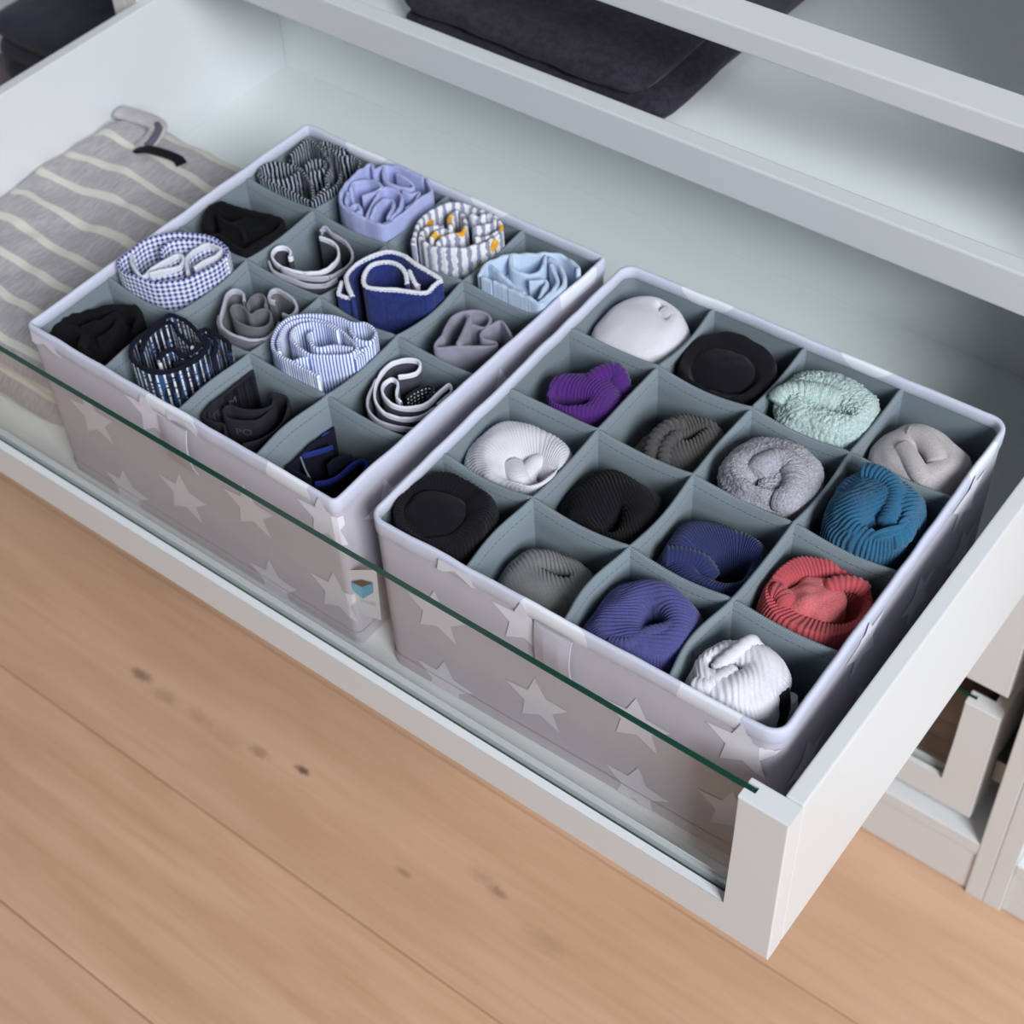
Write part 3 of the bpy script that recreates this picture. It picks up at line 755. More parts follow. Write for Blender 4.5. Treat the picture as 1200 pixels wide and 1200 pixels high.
# --- cloths for the underpants
K = {
 'black': cloth('black_cotton', lin(22, 21, 27), lin(12, 12, 15), 1500, 0.15, 90, 0.5, 0.5),
 'black_soft': cloth('black_jersey', lin(16, 16, 19), lin(9, 9, 11), 1500, 0.1, 80, 0.5, 0.5),
 'band_black': cloth('charcoal_waistband', lin(44, 42, 51), lin(33, 31, 39), 2500, 0.1, 120, 0.3, 0.4),
 'emboss': cloth('charcoal_lettering', lin(84, 82, 92), lin(74, 72, 82)),
 'ging': gingham('blue_gingham', lin(236, 238, 248), lin(38, 56, 146), 0.0042),
 'ging_in': cloth('pale_lining', lin(222, 222, 232), lin(200, 200, 214)),
 'nstripe': striped('navy_white_rib', lin(24, 24, 40), lin(200, 210, 222), 0.0036, 0.7, 0.003),
 'plaid': plaid('navy_plaid', lin(26, 28, 46), lin(52, 84, 130), lin(226, 230, 236)),
 'grey': cloth('grey_jersey', lin(116, 115, 122), lin(96, 95, 102)), 'trim_grey': cloth('pale_grey_trim', lin(190, 189, 202), lin(170, 168, 182)),
 'darkgrey': cloth('dark_grey_jersey', lin(74, 72, 84), lin(56, 55, 66)), 'trim_white': cloth('white_trim', lin(236, 236, 246), lin(220, 220, 234)),
 'lav': cloth('lavender_blue_cotton', lin(176, 184, 226), lin(156, 165, 212), 1500, 0.15, 120, 0.4, 0.4),
 'bstripe': striped('blue_white_stripe', lin(236, 240, 250), lin(84, 112, 190), 0.0024, 0.52, 0.0008),
 'navy': cloth('royal_navy_crinkle', lin(46, 60, 126), lin(32, 42, 96), 900, 0.15, 160, 0.6, 0.6),
 'floral': floral('grey_check_yellow_print'),
 'pale': cloth('pale_blue_cotton', lin(196, 213, 234), lin(174, 194, 222), 1500, 0.15, 110, 0.5, 0.4),
 'greyband': cloth('lilac_grey_elastic', lin(150, 148, 164), lin(128, 126, 142), 2200, 0.1, 150, 0.4, 0.4),
 'ndark': cloth('dark_navy_jersey', lin(26, 27, 42), lin(16, 17, 28)), 'blue_trim': cloth('royal_blue_trim', lin(38, 52, 140), lin(28, 40, 112)),
}
def dots_mat():
    s = NT('black_white_dots'); u, ux, uy = s.uv()
    fx = s.math('SUBTRACT', s.math('FRACT', s.math('DIVIDE', ux, 0.0034)), 0.5); fy = s.math('SUBTRACT', s.math('FRACT', s.math('DIVIDE', uy, 0.0034)), 0.5)
    d = s.math('ADD', s.math('MULTIPLY', fx, fx), s.math('MULTIPLY', fy, fy))
    return s.fin(s.mix(s.math('LESS_THAN', d, 0.045), lin(24, 24, 32), lin(215, 215, 225)), 0.9, 0.15, 0.1)
K['dots'] = dots_mat()

FA, FB, FC, FD, FE, FF = (280, 140, 6), (460, 200, 5), (120, 220, 5.4545), (30, 330, 4.615), (200, 320, 5), (300, 380, 5)
FN, FP = (380, 170, 7.5), (370, 270, 6.6667)

brief('crumpled black underpants in the corner compartment by the shirt and glass', (0, 0), -0.018,
      [[(110, 255), (180, 195), (300, 150), (430, 150), (560, 140), (620, 200), (580, 270)], [(120, 290), (220, 245), (310, 270), (300, 350), (340, 390)], [(300, 250), (400, 225), (480, 195), (510, 215), (460, 280), (400, 330)]],
      K['black'], FD, th=0.006, wave=0.006, core=((112, 392), -0.006, 0.030, 0.030, K['black_soft']))
brief('blue and white gingham underpants rolled up', (0, 1), 0.004,
      [[(822, 470), (795, 385), (690, 320), (540, 292), (400, 300), (260, 338), (165, 385), (105, 470), (115, 530), (200, 588), (350, 610), (520, 590), (660, 530), (760, 465), (795, 410), (740, 365), (620, 335), (500, 340), (410, 365), (370, 410)],
       {'p': [(165, 410), (190, 490), (255, 565), (310, 520), (400, 472), (480, 428), (515, 450), (490, 500), (400, 530), (300, 552)], 'dz': -0.002, 'trim': K['ging_in']},
       {'p': [(545, 545), (535, 455), (590, 398), (680, 362), (755, 392), (735, 430), (660, 468), (585, 520)], 'dz': -0.002, 'trim': K['ging_in']}],
      K['ging'], FC, th=0.0024, gather=0.0002, wl=0.004)
brief('black underpants rolled loosely next to the gingham pair', (0, 2), -0.004,
      [[(650, 240), (680, 140), (750, 100), (890, 135), (1050, 185), (1150, 215), (1120, 310), (1020, 370), (900, 410), (780, 340), (700, 300)], [(740, 180), (800, 225), (880, 255), (910, 310)]],
      K['black'], FC, th=0.004, wave=0.004, core=((290, 268), -0.004, 0.028, 0.027, K['black_soft']))
brief('navy and white ribbed underpants in the back corner compartment', (0, 3), -0.004,
      [{'p': [(145, 355), (200, 318), (300, 306), (405, 330), (415, 370), (340, 415), (220, 425), (150, 395)], 'c': True},
       [(130, 380), (135, 470), (220, 550), (350, 600), (470, 610), (520, 540), (500, 440), (430, 340)],
       [(350, 260), (420, 195), (490, 145), (560, 190), (610, 260), (650, 330), (610, 420), (615, 470), (530, 550)],
       [(720, 370), (700, 470), (610, 560), (490, 625)], {'p': [(575, 165), (620, 200), (710, 228), (780, 215), (760, 180), (650, 152)], 'c': True}, [(640, 210), (720, 260), (800, 260), (850, 300), (840, 350)],
       [(450, 330), (520, 290), (600, 300), (590, 350), (500, 380)]],
      K['nstripe'], FA, th=0.0024, gather=0.0003, wl=0.0026)
brief('dark navy plaid underpants with white flecks, rolled', (1, 0), 0.0,
      [[(960, 320), (915, 255), (850, 200), (770, 175), (690, 198), (620, 258), (575, 325), (570, 400), (610, 450), (680, 485), (770, 485), (860, 455), (940, 405), (985, 340), (970, 290)],
       [(625, 375), (655, 295), (720, 240), (785, 215), (830, 280), (900, 345)], [(720, 430), (745, 385), (800, 365), (850, 400), (915, 365), (960, 330), (960, 370), (900, 420), (800, 448)],
       [(945, 265), (1000, 240), (1060, 270), (1095, 330), (1105, 380)], [(965, 290), (1010, 295), (1030, 345), (1015, 400)]],
      K['plaid'], FD, trim=K['ndark'], trim_h=0.0016, th=0.0026, gather=0.0003, wl=0.0055)
brief('plain grey underpants rolled into curls with a heart-shaped middle', (1, 1), -0.009,
      [{'p': [(905, 725), (895, 670), (845, 650), (795, 682), (772, 760), (752, 840), (775, 900), (850, 948), (950, 970), (1050, 965), (1110, 920), (1130, 860)], 'trim': K['trim_grey']},
       {'p': [(820, 775), (850, 748), (900, 762), (945, 810), (1000, 778), (1058, 778), (1078, 830), (1050, 885), (950, 898), (860, 858)], 'c': True}, [(925, 745), (950, 695), (1000, 675), (1040, 705), (1042, 755)],
       {'p': [(1105, 725), (1065, 708), (1075, 660), (1120, 648), (1180, 682), (1225, 722), (1240, 770), (1200, 820), (1150, 802)], 'trim': K['trim_grey']}, [(742, 820), (742, 880), (830, 955), (955, 992), (1060, 985)]],
      K['grey'], FC, th=0.0019)
brief('dark grey underpants with white trim folded in an open curl', (1, 2), -0.008,
      [[(378, 962), (352, 972), (362, 922), (320, 893), (258, 903), (230, 960), (280, 1020), (370, 1058), (480, 1072), (590, 1062), (660, 1018), (698, 960), (690, 892), (640, 850), (565, 822)],
       {'p': [(572, 790), (604, 755), (660, 800), (740, 850), (788, 912), (795, 965), (755, 1040), (640, 1110)], 'trim': K['trim_grey']},
       {'p': [(275, 1005), (320, 1062), (430, 1098), (560, 1112), (660, 1100)], 'trim': K['trim_grey']}, {'p': [(208, 995), (240, 1060), (330, 1118), (470, 1155), (600, 1155), (690, 1118)], 'trim': K['trim_grey']}],
      K['darkgrey'], FA, trim=K['trim_white'], th=0.0014)
brief('lavender blue underpants rolled in a round bundle', (1, 3), 0.004,
      [[(900, 300), (940, 400), (930, 500), (860, 600), (700, 690), (520, 720), (330, 700), (200, 620), (145, 500), (160, 400), (250, 290), (330, 215), (410, 165), (440, 220), (520, 180), (650, 185), (800, 230), (880, 280)],
       [(205, 420), (195, 520), (240, 610), (340, 672), (520, 695), (690, 650), (810, 560), (880, 450)], [(310, 640), (240, 600), (240, 540), (290, 520), (320, 570), (280, 590)],
       [(340, 680), (390, 580), (460, 460), (530, 370), (640, 395), (680, 460), (660, 560), (580, 660)], [(410, 640), (470, 540), (530, 470), (600, 480), (600, 560), (560, 650)], [(230, 390), (260, 320), (400, 310), (500, 370), (470, 410), (330, 440)],
       [(520, 190), (530, 290), (620, 350), (760, 380), (770, 340), (640, 260)], [(690, 400), (760, 430), (830, 410), (800, 500), (720, 560)]],
      K['lav'], FN, th=0.003, gather=0.00035, wl=0.0028, wave=0.003, core=((455, 235), -0.012, 0.022, 0.020, K['lav']))
tb, pths = brief('black underpants showing an embossed charcoal waistband', (2, 0), -0.020,
      [[(470, 565), (462, 525), (410, 518), (350, 548), (280, 602), (210, 680), (172, 760), (190, 838), (250, 878), (310, 892), (322, 950)], [(440, 565), (425, 605), (340, 655), (232, 702), (195, 765), (225, 830)],
       [(312, 795), (350, 778), (430, 802), (520, 806), (590, 782), (602, 732), (585, 712), (625, 708), (680, 732), (688, 800), (640, 900), (540, 970), (420, 1005)], [(305, 800), (330, 850), (420, 870), (520, 862), (600, 790)]],
      K['band_black'], FE, th=0.0022, wave=0.001, core=((285, 470), -0.04, 0.030, 0.030, K['black_soft']))
def band_text(body, pth, s0, width, drop, h, mat):
    xy, zz, ob = pth; P = crom([Vector((x, y, 0)) for x, y in xy], 0.0011)
    L = [0.0]
    for i in range(1, len(P)): L.append(L[-1] + (P[i] - P[i - 1]).length)
    v, f = text_mesh(body); mx_ = max(p[0] for p in v); out = []
    for (x, y, z) in v:
        s = s0 + width * x / mx_
        i = min(max(0, next((k for k in range(len(L) - 1) if L[k + 1] >= s), len(L) - 2)), len(L) - 2)
        d = (P[i + 1] - P[i]).normalized(); p = P[i] + d * (s - L[i]); nn = Vector((d.y, -d.x, 0)); 
        if (CAM - p).dot(nn) < 0: nn = -nn
        q = p + nn * 0.0016; out.append((q.x, q.y, zz - drop + h * y))
    put('lettering', out, f, mat, ob, False)
band_text('TEAM', [(pths[1][0][::-1], pths[1][1], pths[1][2])][0], 0.006, 0.026, 0.013, 0.009, K['emboss'])
band_text('PO', pths[3], 0.016, 0.012, 0.012, 0.009, K['emboss'])
brief('light blue and white striped underpants rolled in a spiral', (2, 1), 0.003,
      [[(830, 640), (790, 592), (740, 562), (680, 558), (622, 500), (594, 420), (622, 332), (700, 264), (830, 242), (980, 262), (1060, 292), (1150, 302), (1200, 348), (1170, 398), (1090, 388), (1050, 332)],
       [(640, 470), (630, 400), (670, 310), (760, 270), (880, 280), (990, 330), (1080, 420), (1088, 452), (1050, 482), (950, 490), (820, 480), (740, 432), (704, 382), (724, 322), (800, 294), (900, 302), (980, 345)],
       [(1065, 442), (960, 424), (862, 440), (822, 412), (803, 362), (840, 334)], {'p': [(690, 530), (820, 500), (950, 500), (1090, 470), (1190, 425)], 'dz': -0.004}, {'p': [(1100, 525), (1150, 495), (1210, 500)], 'dz': -0.004}],
      K['bstripe'], FE, th=0.0026, gather=0.0004, wl=0.0024)
brief('royal navy underpants with a broad white edge, folded around one loop', (2, 2), 0.006,
      [{'p': [(285, 520), (250, 430), (240, 350), (310, 270), (420, 210), (560, 165), (680, 190), (780, 260), (900, 330), (1010, 400), (1050, 450), (1020, 485), (850, 485), (640, 465), (480, 455), (390, 430), (375, 360), (430, 275), (540, 245), (640, 265), (700, 330), (715, 415)]},
       {'p': [(205, 400), (180, 470), (150, 520), (200, 535), (280, 525)], 'dz': -0.004}, {'p': [(730, 310), (770, 400), (800, 430)], 'dz': -0.003, 'mat': K['trim_grey']}],
      K['navy'], FP, trim=K['trim_white'], th=0.0028, gather=0.0005, wl=0.0034, trim_h=0.0012, wave=0.001)
brief('grey checked underpants with yellow printed flowers, rolled', (2, 3), 0.004,
      [[(115, 420), (150, 315), (220, 245), (320, 208), (430, 203), (540, 243), (620, 292), (665, 370), (650, 428), (590, 450), (480, 442), (400, 460), (300, 460), (205, 440), (163, 390), (200, 342), (300, 332)],
       [(340, 332), (332, 272), (390, 242), (428, 310), (400, 370), (300, 392), (262, 430)], [(450, 262), (500, 282), (560, 262), (598, 300), (520, 330), (470, 352)], [(480, 400), (560, 380), (628, 352)], [(225, 400), (270, 350), (340, 350)]],
      K['floral'], FB, th=0.0034, gather=0.0004, wl=0.004, wave=0.003)
brief('black underpants with royal blue edging lying deep in the compartment', (3, 0), -0.034,
      [[(330, 662), (345, 605), (390, 575), (428, 595), (428, 650), (330, 700), (215, 750), (120, 772), (115, 800), (200, 848), (320, 908)],
       {'p': [(270, 766), (360, 742), (448, 712)], 'trim': K['blue_trim']}, {'p': [(345, 930), (420, 918), (500, 878), (580, 812), (638, 802), (648, 842), (600, 920)], 'trim': K['blue_trim']},
       {'p': [(205, 738), (260, 772), (290, 850), (318, 905)], 'trim': K['greyband'], 'th': 0.0008}, [(420, 832), (480, 785), (565, 772)], {'p': [(350, 640), (385, 600), (415, 605)], 'trim': K['blue_trim']}],
      K['ndark'], FF, th=0.0024, core=((378, 540), -0.055, 0.030, 0.030, K['black_soft']), trim_h=0.0025)
brief('dark underpants with white trim and tiny white dots inside', (3, 1), -0.016,
      [[(832, 302), (930, 282), (962, 240), (940, 208), (860, 204), (782, 232), (722, 302), (694, 380), (704, 458), (762, 518), (860, 548), (960, 538), (1055, 490)],
       [(850, 458), (822, 420), (830, 342), (792, 314), (744, 352), (744, 410), (800, 468), (900, 488), (1000, 468), (1078, 392), (1132, 354), (1142, 400), (1060, 470)],
       {'p': [(702, 322), (655, 420), (662, 508), (740, 576), (860, 606), (960, 598), (1036, 540)], 'trim': K['trim_grey']}, {'p': [(880, 430), (930, 390), (1000, 360), (1040, 380), (1000, 440)], 'mat': K['dots'], 'trim': K['dots'], 'dz': -0.004}],
      K['darkgrey'], FF, trim=K['trim_white'], th=0.0014, core=((480, 462), -0.045, 0.028, 0.028, K['black_soft']))
brief('lilac grey underpants with wide looped elastic', (3, 2), -0.010,
      [[(292, 968), (322, 902), (362, 852), (460, 824), (540, 834), (572, 872), (540, 922), (460, 900)], {'p': [(455, 862), (425, 930), (385, 1015)], 'dz': 0.003, 'th': 0.004},
       {'p': [(300, 962), (255, 1010), (265, 1038), (400, 1030), (520, 1035), (598, 1030), (602, 1010), (532, 990), (522, 952), (580, 904), (638, 884), (688, 960), (705, 1008)]}],
      K['greyband'], FB, th=0.0026, core=((552, 395), -0.045, 0.028, 0.028, K['black_soft']), wave=0.001)
brief('pale blue underpants folded in the back corner next to the sock box', (3, 3), 0.002,
      [[(495, 625), (560, 545), (690, 500), (890, 494), (990, 494), (1080, 560), (1120, 600)], [(515, 722), (620, 770), (740, 808), (850, 826), (955, 760), (1005, 660), (985, 572), (920, 522)], [(500, 640), (510, 720)],
       [(862, 778), (930, 720), (966, 640), (930, 555)], [(560, 545), (620, 602), (700, 660), (770, 720)], [(692, 505), (702, 570), (790, 602), (870, 582), (898, 505)], [(800, 652), (900, 652), (862, 740)], [(640, 730), (720, 745), (800, 770)]],
      K['pale'], FB, th=0.0034, gather=0.0003, wl=0.003, wave=0.003, core=((612, 330), -0.012, 0.024, 0.022, K['pale']))

# --- socks
def sk(n, c, c2, **kw): return knit(n, c, c2, **kw)
SK = {
 'black': sk('black_knit', lin(27, 25, 31), lin(15, 14, 18)), 'white': sk('white_knit', lin(226, 224, 231), lin(204, 202, 212), mott=0.3), 'purple': sk('purple_knit', lin(88, 44, 128), lin(60, 24, 96)),
 'grey': sk('mid_grey_knit', lin(128, 128, 128), lin(98, 99, 100)), 'dgrey': sk('dark_grey_knit', lin(88, 84, 84), lin(62, 59, 60)), 'indigo': sk('indigo_knit', lin(86, 86, 144), lin(56, 56, 106)),
 'navy': sk('navy_knit', lin(48, 57, 104), lin(32, 38, 76)), 'lgrey': sk('pale_grey_plush', lin(182, 180, 190), lin(140, 138, 148), fuzzy=0.4, mott=0.7), 'mint': sk('mint_plush', lin(198, 216, 213), lin(156, 182, 178), fuzzy=0.4, mott=0.7),
 'coral': sk('coral_knit', lin(192, 88, 94), lin(160, 62, 72)), 'coral_in': sk('coral_fleece', lin(212, 112, 116), lin(192, 92, 98), fuzzy=0.2), 'teal': sk('teal_blue_knit', lin(50, 108, 144), lin(28, 72, 104)),
 'beige': sk('stone_knit', lin(200, 192, 194), lin(160, 152, 152), mott=0.6), 'cream': sk('stone_foot_dark', lin(96, 94, 98), lin(76, 74, 80)), 'blackw': sk('black_stripe_knit', lin(28, 28, 34), lin(18, 18, 24)),
}
CELL = {}
def sock(label, cell, dz, cpx, a, b, mat, slit=None, L=0.012, wd=0.003, ang=0.0, depth=0.016, ribs=40, amp=0.0006, crest=0.5, twist=0.0, namp=0.0016, fuzz=0.0, sq=2.6, tilt=(0, 0), rot=0.0, inner=None, seed=0, drop=0.0, nf=40, rd=None):
    """rolled sock: a knitted bundle whose ribs run over the crest into the fold opening"""
    z = ZR + dz
    c = at(cpx, z - 0.012); mgx, mgy = a * 0.98 + 0.0015, b * 0.98 + 0.0015
    c = fit(B2, R2, cell, c, min(0.0375, max(a, b) + 0.001))
    t = thing('rolled_sock', label, 'socks', (c[0], c[1], ZBOT), 'rolled socks in the right box')
    CELL[t.name] = cell
    O = ell(c, z - 0.026, a, b, rot + R2, sq, (tilt[0] * 0.5, tilt[1] * 0.5)); h = 0.03
    sp = at(slit if slit else cpx, z - 0.006)
    sp = (min(max(sp[0], c[0] - a * 0.75), c[0] + a * 0.75), min(max(sp[1], c[1] - b * 0.75), c[1] + b * 0.75))
    Sg = ell(sp, z - 0.004, L, wd, math.radians(ang), 2.0)
    if ang: 
        base = Sg; ar = math.radians(ang); Sg = (lambda f: lambda th: f(th - ar))(base)
    def crest_ring(k, zz, tl=1.0): 
        g = mixr(O, Sg, k)
        def f(th):
            p = Vector(g(th)); p.z = zz + tl * (tilt[0] * math.cos(th) + tilt[1] * math.sin(th)); return p
        return f
    rings = [ell(c, ZBOT, a * 0.55, b * 0.55, rot + R2, 2.0), ell(c, (ZBOT + z) / 2 - 0.012, a * 0.74, b * 0.74, rot + R2, 2.0), O,
             crest_ring(crest * 0.22, z - 0.0085), crest_ring(crest * 0.62, z - 0.0012), crest_ring(crest, z, 0.9), crest_ring(crest + (1 - crest) * 0.6, z - depth * 0.16, 0.6), crest_ring(0.97, z - depth * 0.5, 0.3)]
    def deep(k, zz):
        def f(th):
            p = Vector(Sg(th)); q = Vector((sp[0], sp[1], 0)); r = q + (Vector((p.x, p.y, 0)) - q) * k; r.z = zz; return r
        return f
    rings += [deep(0.75, z - depth), deep(0.35, z - depth * 1.5), deep(0.05, z - depth * 1.7)]
    loft('knit_body', rings, mat, t, ribs=ribs, amp=amp, twist=twist, noise_amp=namp, nfreq=nf, seed=seed, fuzz=fuzz, nt=None if ribs else (400 if rd else 260 if fuzz else 130), su=10 if rd else 5 if not fuzz else 8, rd=(math.radians(rd[0]), rd[1], z) if rd else None)
    return t, c, z
def lip(t, pts, z, r, mat, ribs_wl=0.0034, amp=0.0005, name='rolled_cuff', flatten=1.0, fuzz=0.0):
    """rolled-over cuff: a ribbed tube along the pixels pts (px, py, dz)"""
    Q = []
    for x, y, dz in pts:
        q = fit(B2, R2, CELL[t.name], at((x, y), z + dz), r + 0.0035); Q.append(Vector((q[0], q[1], z + dz)))
    P = crom(Q, 0.0007); V = []; U = []; Fc = []; n = len(P); seg = 16; s = 0
    for i, p in enumerate(P):
        if i: s += (P[i] - P[i - 1]).length
        d = (P[min(i + 1, n - 1)] - P[max(i - 1, 0)]).normalized(); sd = d.cross(Vector((0, 0, 1))).normalized(); up = sd.cross(d)
        e = min(1.0, i / 5 + 0.25, (n - 1 - i) / 5 + 0.25)
        for k in range(seg):
            a = 2 * math.pi * k / seg; rr = (r + amp * math.sin(2 * math.pi * s / ribs_wl)) * e
            if fuzz:
                w0 = p + sd * rr * math.cos(a) + up * rr * math.sin(a); rr += fuzz * (nz(w0.x * 620, w0.y * 620, w0.z * 620) + 0.6 * nz(w0.x * 1300, w0.y * 1300, w0.z * 1300))
            V.append(p + sd * rr * math.cos(a) + up * rr * flatten * math.sin(a)); U.append((k / seg * 0.02, s))
    for i in range(n - 1):
        for k in range(seg): Fc.append((i * seg + k, i * seg + (k + 1) % seg, (i + 1) * seg + (k + 1) % seg, (i + 1) * seg + k))
    Fc.append(tuple(range(seg))[::-1]); Fc.append(tuple(range((n - 1) * seg, n * seg)))
    return put(name, V, Fc, mat, t, True, U)
def inner(t, px, dz, z, a, b, mat, ribs=0, seed=0, fuzz=0.0, namp=0.0015, name='inner_roll', rot=0.0, amp=0.0005):
    c = fit(B2, R2, CELL[t.name], at(px, z + dz - 0.006), max(a, b) + 0.005)
    return blob(name, t, c, z + dz, a, b, mat, seed=seed, ribs=ribs, namp=namp, fuzz=fuzz, rot=rot, amp=amp, zb=z - 0.06)

# front row
t, c, z = sock('black terry rolled socks in the corner compartment beside the underpants box', (0, 0), -0.004, (517, 607), 0.0315, 0.0315, SK['black'], (510, 604), L=0.0200, wd=0.0195, depth=0.012, ribs=60, amp=0.0003, crest=0.3, seed=1, namp=0.003)
inner(t, (499, 596), 0.003, z, 0.0235, 0.022, SK['black'], seed=2, namp=0.002)
lip(t, [(470, 612, -0.006), (490, 627, -0.006), (516, 630, -0.007), (540, 618, -0.007)], z, 0.0042, SK['black'], 0.004, 0.0002)
sock('mid grey ribbed socks low in the compartment behind the pull tab', (1, 0), -0.026, (642, 690), 0.034, 0.031, SK['grey'], (652, 671), L=0.009, wd=0.0012, ang=15, depth=0.008, ribs=0, amp=0.0005, crest=0.72, twist=0.5, seed=3, namp=0.0022, nf=32, rd=(51, 0.0026))
t, c, z = sock('indigo ribbed rolled socks with a small dark opening', (2, 0), -0.008, (744, 735), 0.035, 0.034, SK['indigo'], (768, 725), L=0.0085, wd=0.004, ang=-50, depth=0.022, ribs=0, amp=0.0005, crest=0.66, twist=0.6, seed=4, namp=0.0032, nf=32, rd=(124, 0.0026))
lip(t, [(704, 764, -0.010), (735, 757, -0.006), (762, 744, -0.005), (785, 738, -0.006), (800, 722, -0.010)], z, 0.0058, SK['indigo'], 0.0026, 0.0004)
t, c, z = sock('white ribbed socks with a black stripe at the side', (3, 0), -0.004, (846, 792), 0.0305, 0.0275, SK['white'], (852, 783), L=0.010, wd=0.0035, ang=30, depth=0.018, ribs=0, amp=0.0003, crest=0.68, twist=0.4, seed=5, rot=0.1, namp=0.004, nf=34, rd=(42, 0.0034))
lip(t, [(836, 788, -0.006), (850, 774, -0.002), (868, 760, 0.001), (880, 752, 0.001), (889, 762, -0.004), (892, 775, -0.008)], z, 0.0045, SK['white'], 0.006, 0.0003, name='twisted_cuff')
lip(t, [(803, 812, -0.010), (828, 804, -0.006), (848, 794, -0.004), (862, 786, -0.007)], z, 0.0058, SK['white'], 0.0034, 0.0003)
tube('black_stripe', [(c[0] + 0.0235, c[1] + 0.007, z - 0.012), (c[0] + 0.0265, c[1] + 0.005, z - 0.026), (c[0] + 0.0245, c[1] + 0.003, z - 0.05)], 0.0062, 0.0062, SK['blackw'], t)
tube('foot_end', [(c[0] + 0.0285, c[1] + 0.012, z - 0.022), (c[0] + 0.0305, c[1] + 0.010, z - 0.034), (c[0] + 0.0285, c[1] + 0.008, z - 0.055)], 0.005, 0.005, SK['white'], t)
# second row
t, c, z = sock('white ribbed socks with a wide open fold, beside the black terry pair', (0, 1), -0.010, (597, 545), 0.035, 0.033, SK['white'], (622, 560), L=0.016, wd=0.010, ang=-20, depth=0.022, ribs=60, amp=0.00022, crest=0.55, seed=6, namp=0.003, nf=32)
lip(t, [(600, 546, -0.012), (608, 562, -0.010), (612, 580, -0.016)], z, 0.0085, SK['white'], 0.01, 0.0, name='inner_fold')
lip(t, [(642, 538, -0.010), (626, 545, -0.009), (618, 560, -0.011), (622, 576, -0.018)], z, 0.0065, SK['white'], 0.01, 0.0, name='inner_fold')
sock('black ribbed socks with fine ribs, deep in an inner compartment', (1, 1), -0.014, (718, 594), 0.035, 0.033, SK['black'], (722, 612), L=0.014, wd=0.0016, ang=-70, depth=0.012, ribs=0, amp=0.0005, crest=0.7, twist=0.5, seed=7, namp=0.003, nf=32, rd=(55, 0.0025))
t, c, z = sock('navy ribbed socks with a broad dark opening', (2, 1), -0.020, (833, 660), 0.0345, 0.033, SK['navy'], (852, 666), L=0.015, wd=0.011, ang=20, depth=0.03, ribs=74, amp=0.0005, crest=0.5, seed=8, namp=0.0035, nf=32)
lip(t, [(776, 652, -0.004), (800, 654, -0.005), (822, 662, -0.008), (834, 682, -0.014)], z, 0.0075, SK['navy'], 0.0026, 0.0005, name='inner_fold')
t, c, z = sock('coral pink ribbed socks with a fleecy inside', (3, 1), -0.016, (959, 715), 0.0355, 0.0325, SK['coral'], (965, 702), L=0.023, wd=0.015, ang=8, depth=0.018, ribs=62, amp=0.0006, crest=0.33, seed=9, tilt=(0.001, 0.001), namp=0.003, nf=30)
inner(t, (956, 699), 0.002, z, 0.020, 0.016, SK['coral_in'], seed=3, namp=0.0045)
lip(t, [(900, 692, -0.005), (916, 698, -0.004), (924, 712, -0.004)], z, 0.0065, SK['coral'], 0.0034, 0.0005, name='side_fold')
lip(t, [(966, 690, -0.004), (984, 684, -0.001), (1004, 686, -0.001), (1018, 696, -0.004)], z, 0.0055, SK['coral'], 0.0034, 0.0005)
# third row
t, c, z = sock('purple ribbed rolled socks', (0, 2), -0.012, (688, 470), 0.029, 0.0255, SK['purple'], (664, 470), L=0.012, wd=0.005, ang=25, depth=0.02, ribs=0, amp=0.0005, crest=0.7, twist=0.4, seed=10, rot=0.4, namp=0.003, nf=32, rd=(5, 0.0027))
lip(t, [(690, 450, -0.006), (704, 440, -0.002), (720, 436, -0.002), (727, 447, -0.005), (728, 460, -0.014)], z, 0.0072, SK['purple'], 0.003, 0.0005)
t, c, z = sock('dark grey chunky ribbed socks', (1, 2), -0.018, (803, 528), 0.030, 0.030, SK['dgrey'], (812, 512), L=0.010, wd=0.0015, ang=60, depth=0.008, ribs=0, amp=0.0005, crest=0.75, twist=0.3, seed=11, namp=0.0025, rd=(50, 0.0028))
lip(t, [(762, 542, -0.010), (768, 517, -0.004), (784, 501, -0.001), (804, 498, -0.004)], z, 0.0055, SK['dgrey'], 0.0042, 0.0009)
lip(t, [(776, 550, -0.008), (782, 523, -0.002), (797, 508, 0.0)], z, 0.0046, SK['dgrey'], 0.0042, 0.0008)
t, c, z = sock('pale grey plush socks rolled in a coil', (2, 2), 0.002, (898, 561), 0.0325, 0.0325, SK['lgrey'], (903, 566), L=0.013, wd=0.005, ang=45, depth=0.014, ribs=0, crest=0.6, namp=0.003, fuzz=0.0011, seed=12, nf=30)
lip(t, [(884, 560, -0.006), (896, 547, -0.004), (916, 542, -0.004), (930, 552, -0.004), (931, 572, -0.005), (918, 590, -0.006), (898, 598, -0.008)], z, 0.0095, SK['lgrey'], 0.01, 0.0, fuzz=0.0010)
inner(t, (905, 567), -0.001, z, 0.008, 0.011, SK['lgrey'], seed=5, fuzz=0.0010, namp=0.001)
t, c, z = sock('teal blue ribbed socks standing tall', (3, 2), 0.012, (1018, 606), 0.0300, 0.0340, SK['teal'], (1034, 618), L=0.010, wd=0.005, ang=60, depth=0.022, ribs=0, amp=0.0007, crest=0.74, twist=0.5, seed=13, namp=0.0025, rd=(150, 0.0032))
lip(t, [(1010, 554, -0.010), (1026, 556, -0.006), (1042, 566, -0.005), (1050, 582, -0.005), (1046, 600, -0.005), (1038, 618, -0.006)], z, 0.0068, SK['teal'], 0.0032, 0.0006)
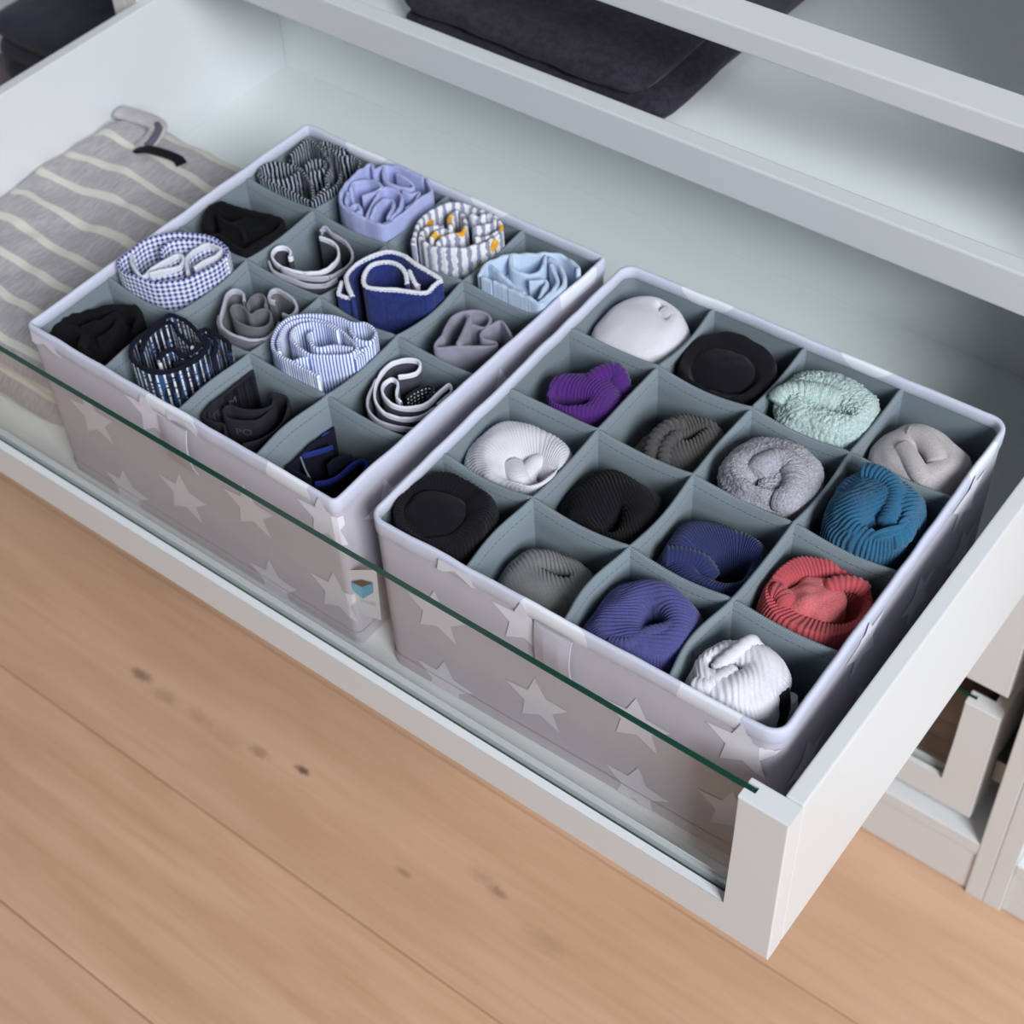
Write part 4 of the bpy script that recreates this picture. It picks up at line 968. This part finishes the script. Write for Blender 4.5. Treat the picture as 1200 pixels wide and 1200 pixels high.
lip(t, [(1060, 584, -0.012), (1062, 606, -0.010), (1056, 626, -0.010), (1040, 634, -0.010)], z, 0.0075, SK['teal'], 0.0032, 0.0006)
# back row
t, c, z = sock('plain white smooth socks in the back corner compartment', (0, 3), -0.006, (742, 396), 0.0345, 0.033, SK['white'], (778, 370), L=0.008, wd=0.0018, ang=-40, depth=0.007, ribs=0, crest=0.8, namp=0.0022, seed=14, nf=25)
lip(t, [(776, 366, -0.007), (786, 374, -0.006), (792, 388, -0.010)], z, 0.0065, SK['white'], 0.01, 0.0)
t, c, z = sock('black smooth socks with a curved cuff, against the back wall of the box', (1, 3), -0.010, (852, 438), 0.0345, 0.033, SK['black'], (846, 442), L=0.022, wd=0.021, depth=0.012, ribs=0, crest=0.3, namp=0.002, seed=15)
inner(t, (838, 442), 0.002, z, 0.0255, 0.024, SK['black'], seed=7, namp=0.002)
t, c, z = sock('mint green plush rolled socks', (2, 3), 0.0, (962, 484), 0.0350, 0.0335, SK['mint'], (970, 478), L=0.016, wd=0.0024, ang=-8, depth=0.012, ribs=0, crest=0.7, namp=0.003, fuzz=0.0016, seed=16, nf=30)
lip(t, [(908, 474, -0.012), (920, 465, -0.007), (942, 462, -0.005), (966, 466, -0.005), (984, 474, -0.007)], z, 0.0092, SK['mint'], 0.01, 0.0, fuzz=0.0015)
t, c, z = sock('stone grey knitted socks in the back corner beside the drawer side', (3, 3), -0.008, (1078, 542), 0.0325, 0.030, SK['beige'], (1083, 534), L=0.008, wd=0.003, ang=-60, depth=0.014, ribs=0, crest=0.72, namp=0.0032, seed=17, rot=-0.3, nf=32)
lip(t, [(1056, 524, -0.005), (1066, 537, -0.003), (1076, 553, -0.004), (1088, 567, -0.008)], z, 0.007, SK['beige'], 0.01, 0.0, name='crossed_fold')
lip(t, [(1062, 510, -0.006), (1080, 514, -0.003), (1094, 529, -0.003), (1099, 546, -0.006)], z, 0.0078, SK['beige'], 0.01, 0.0, name='crossed_fold')
lip(t, [(1066, 578, -0.030), (1086, 591, -0.031), (1106, 586, -0.031)], z, 0.0075, SK['cream'], 0.003, 0.0002, name='dark_foot')
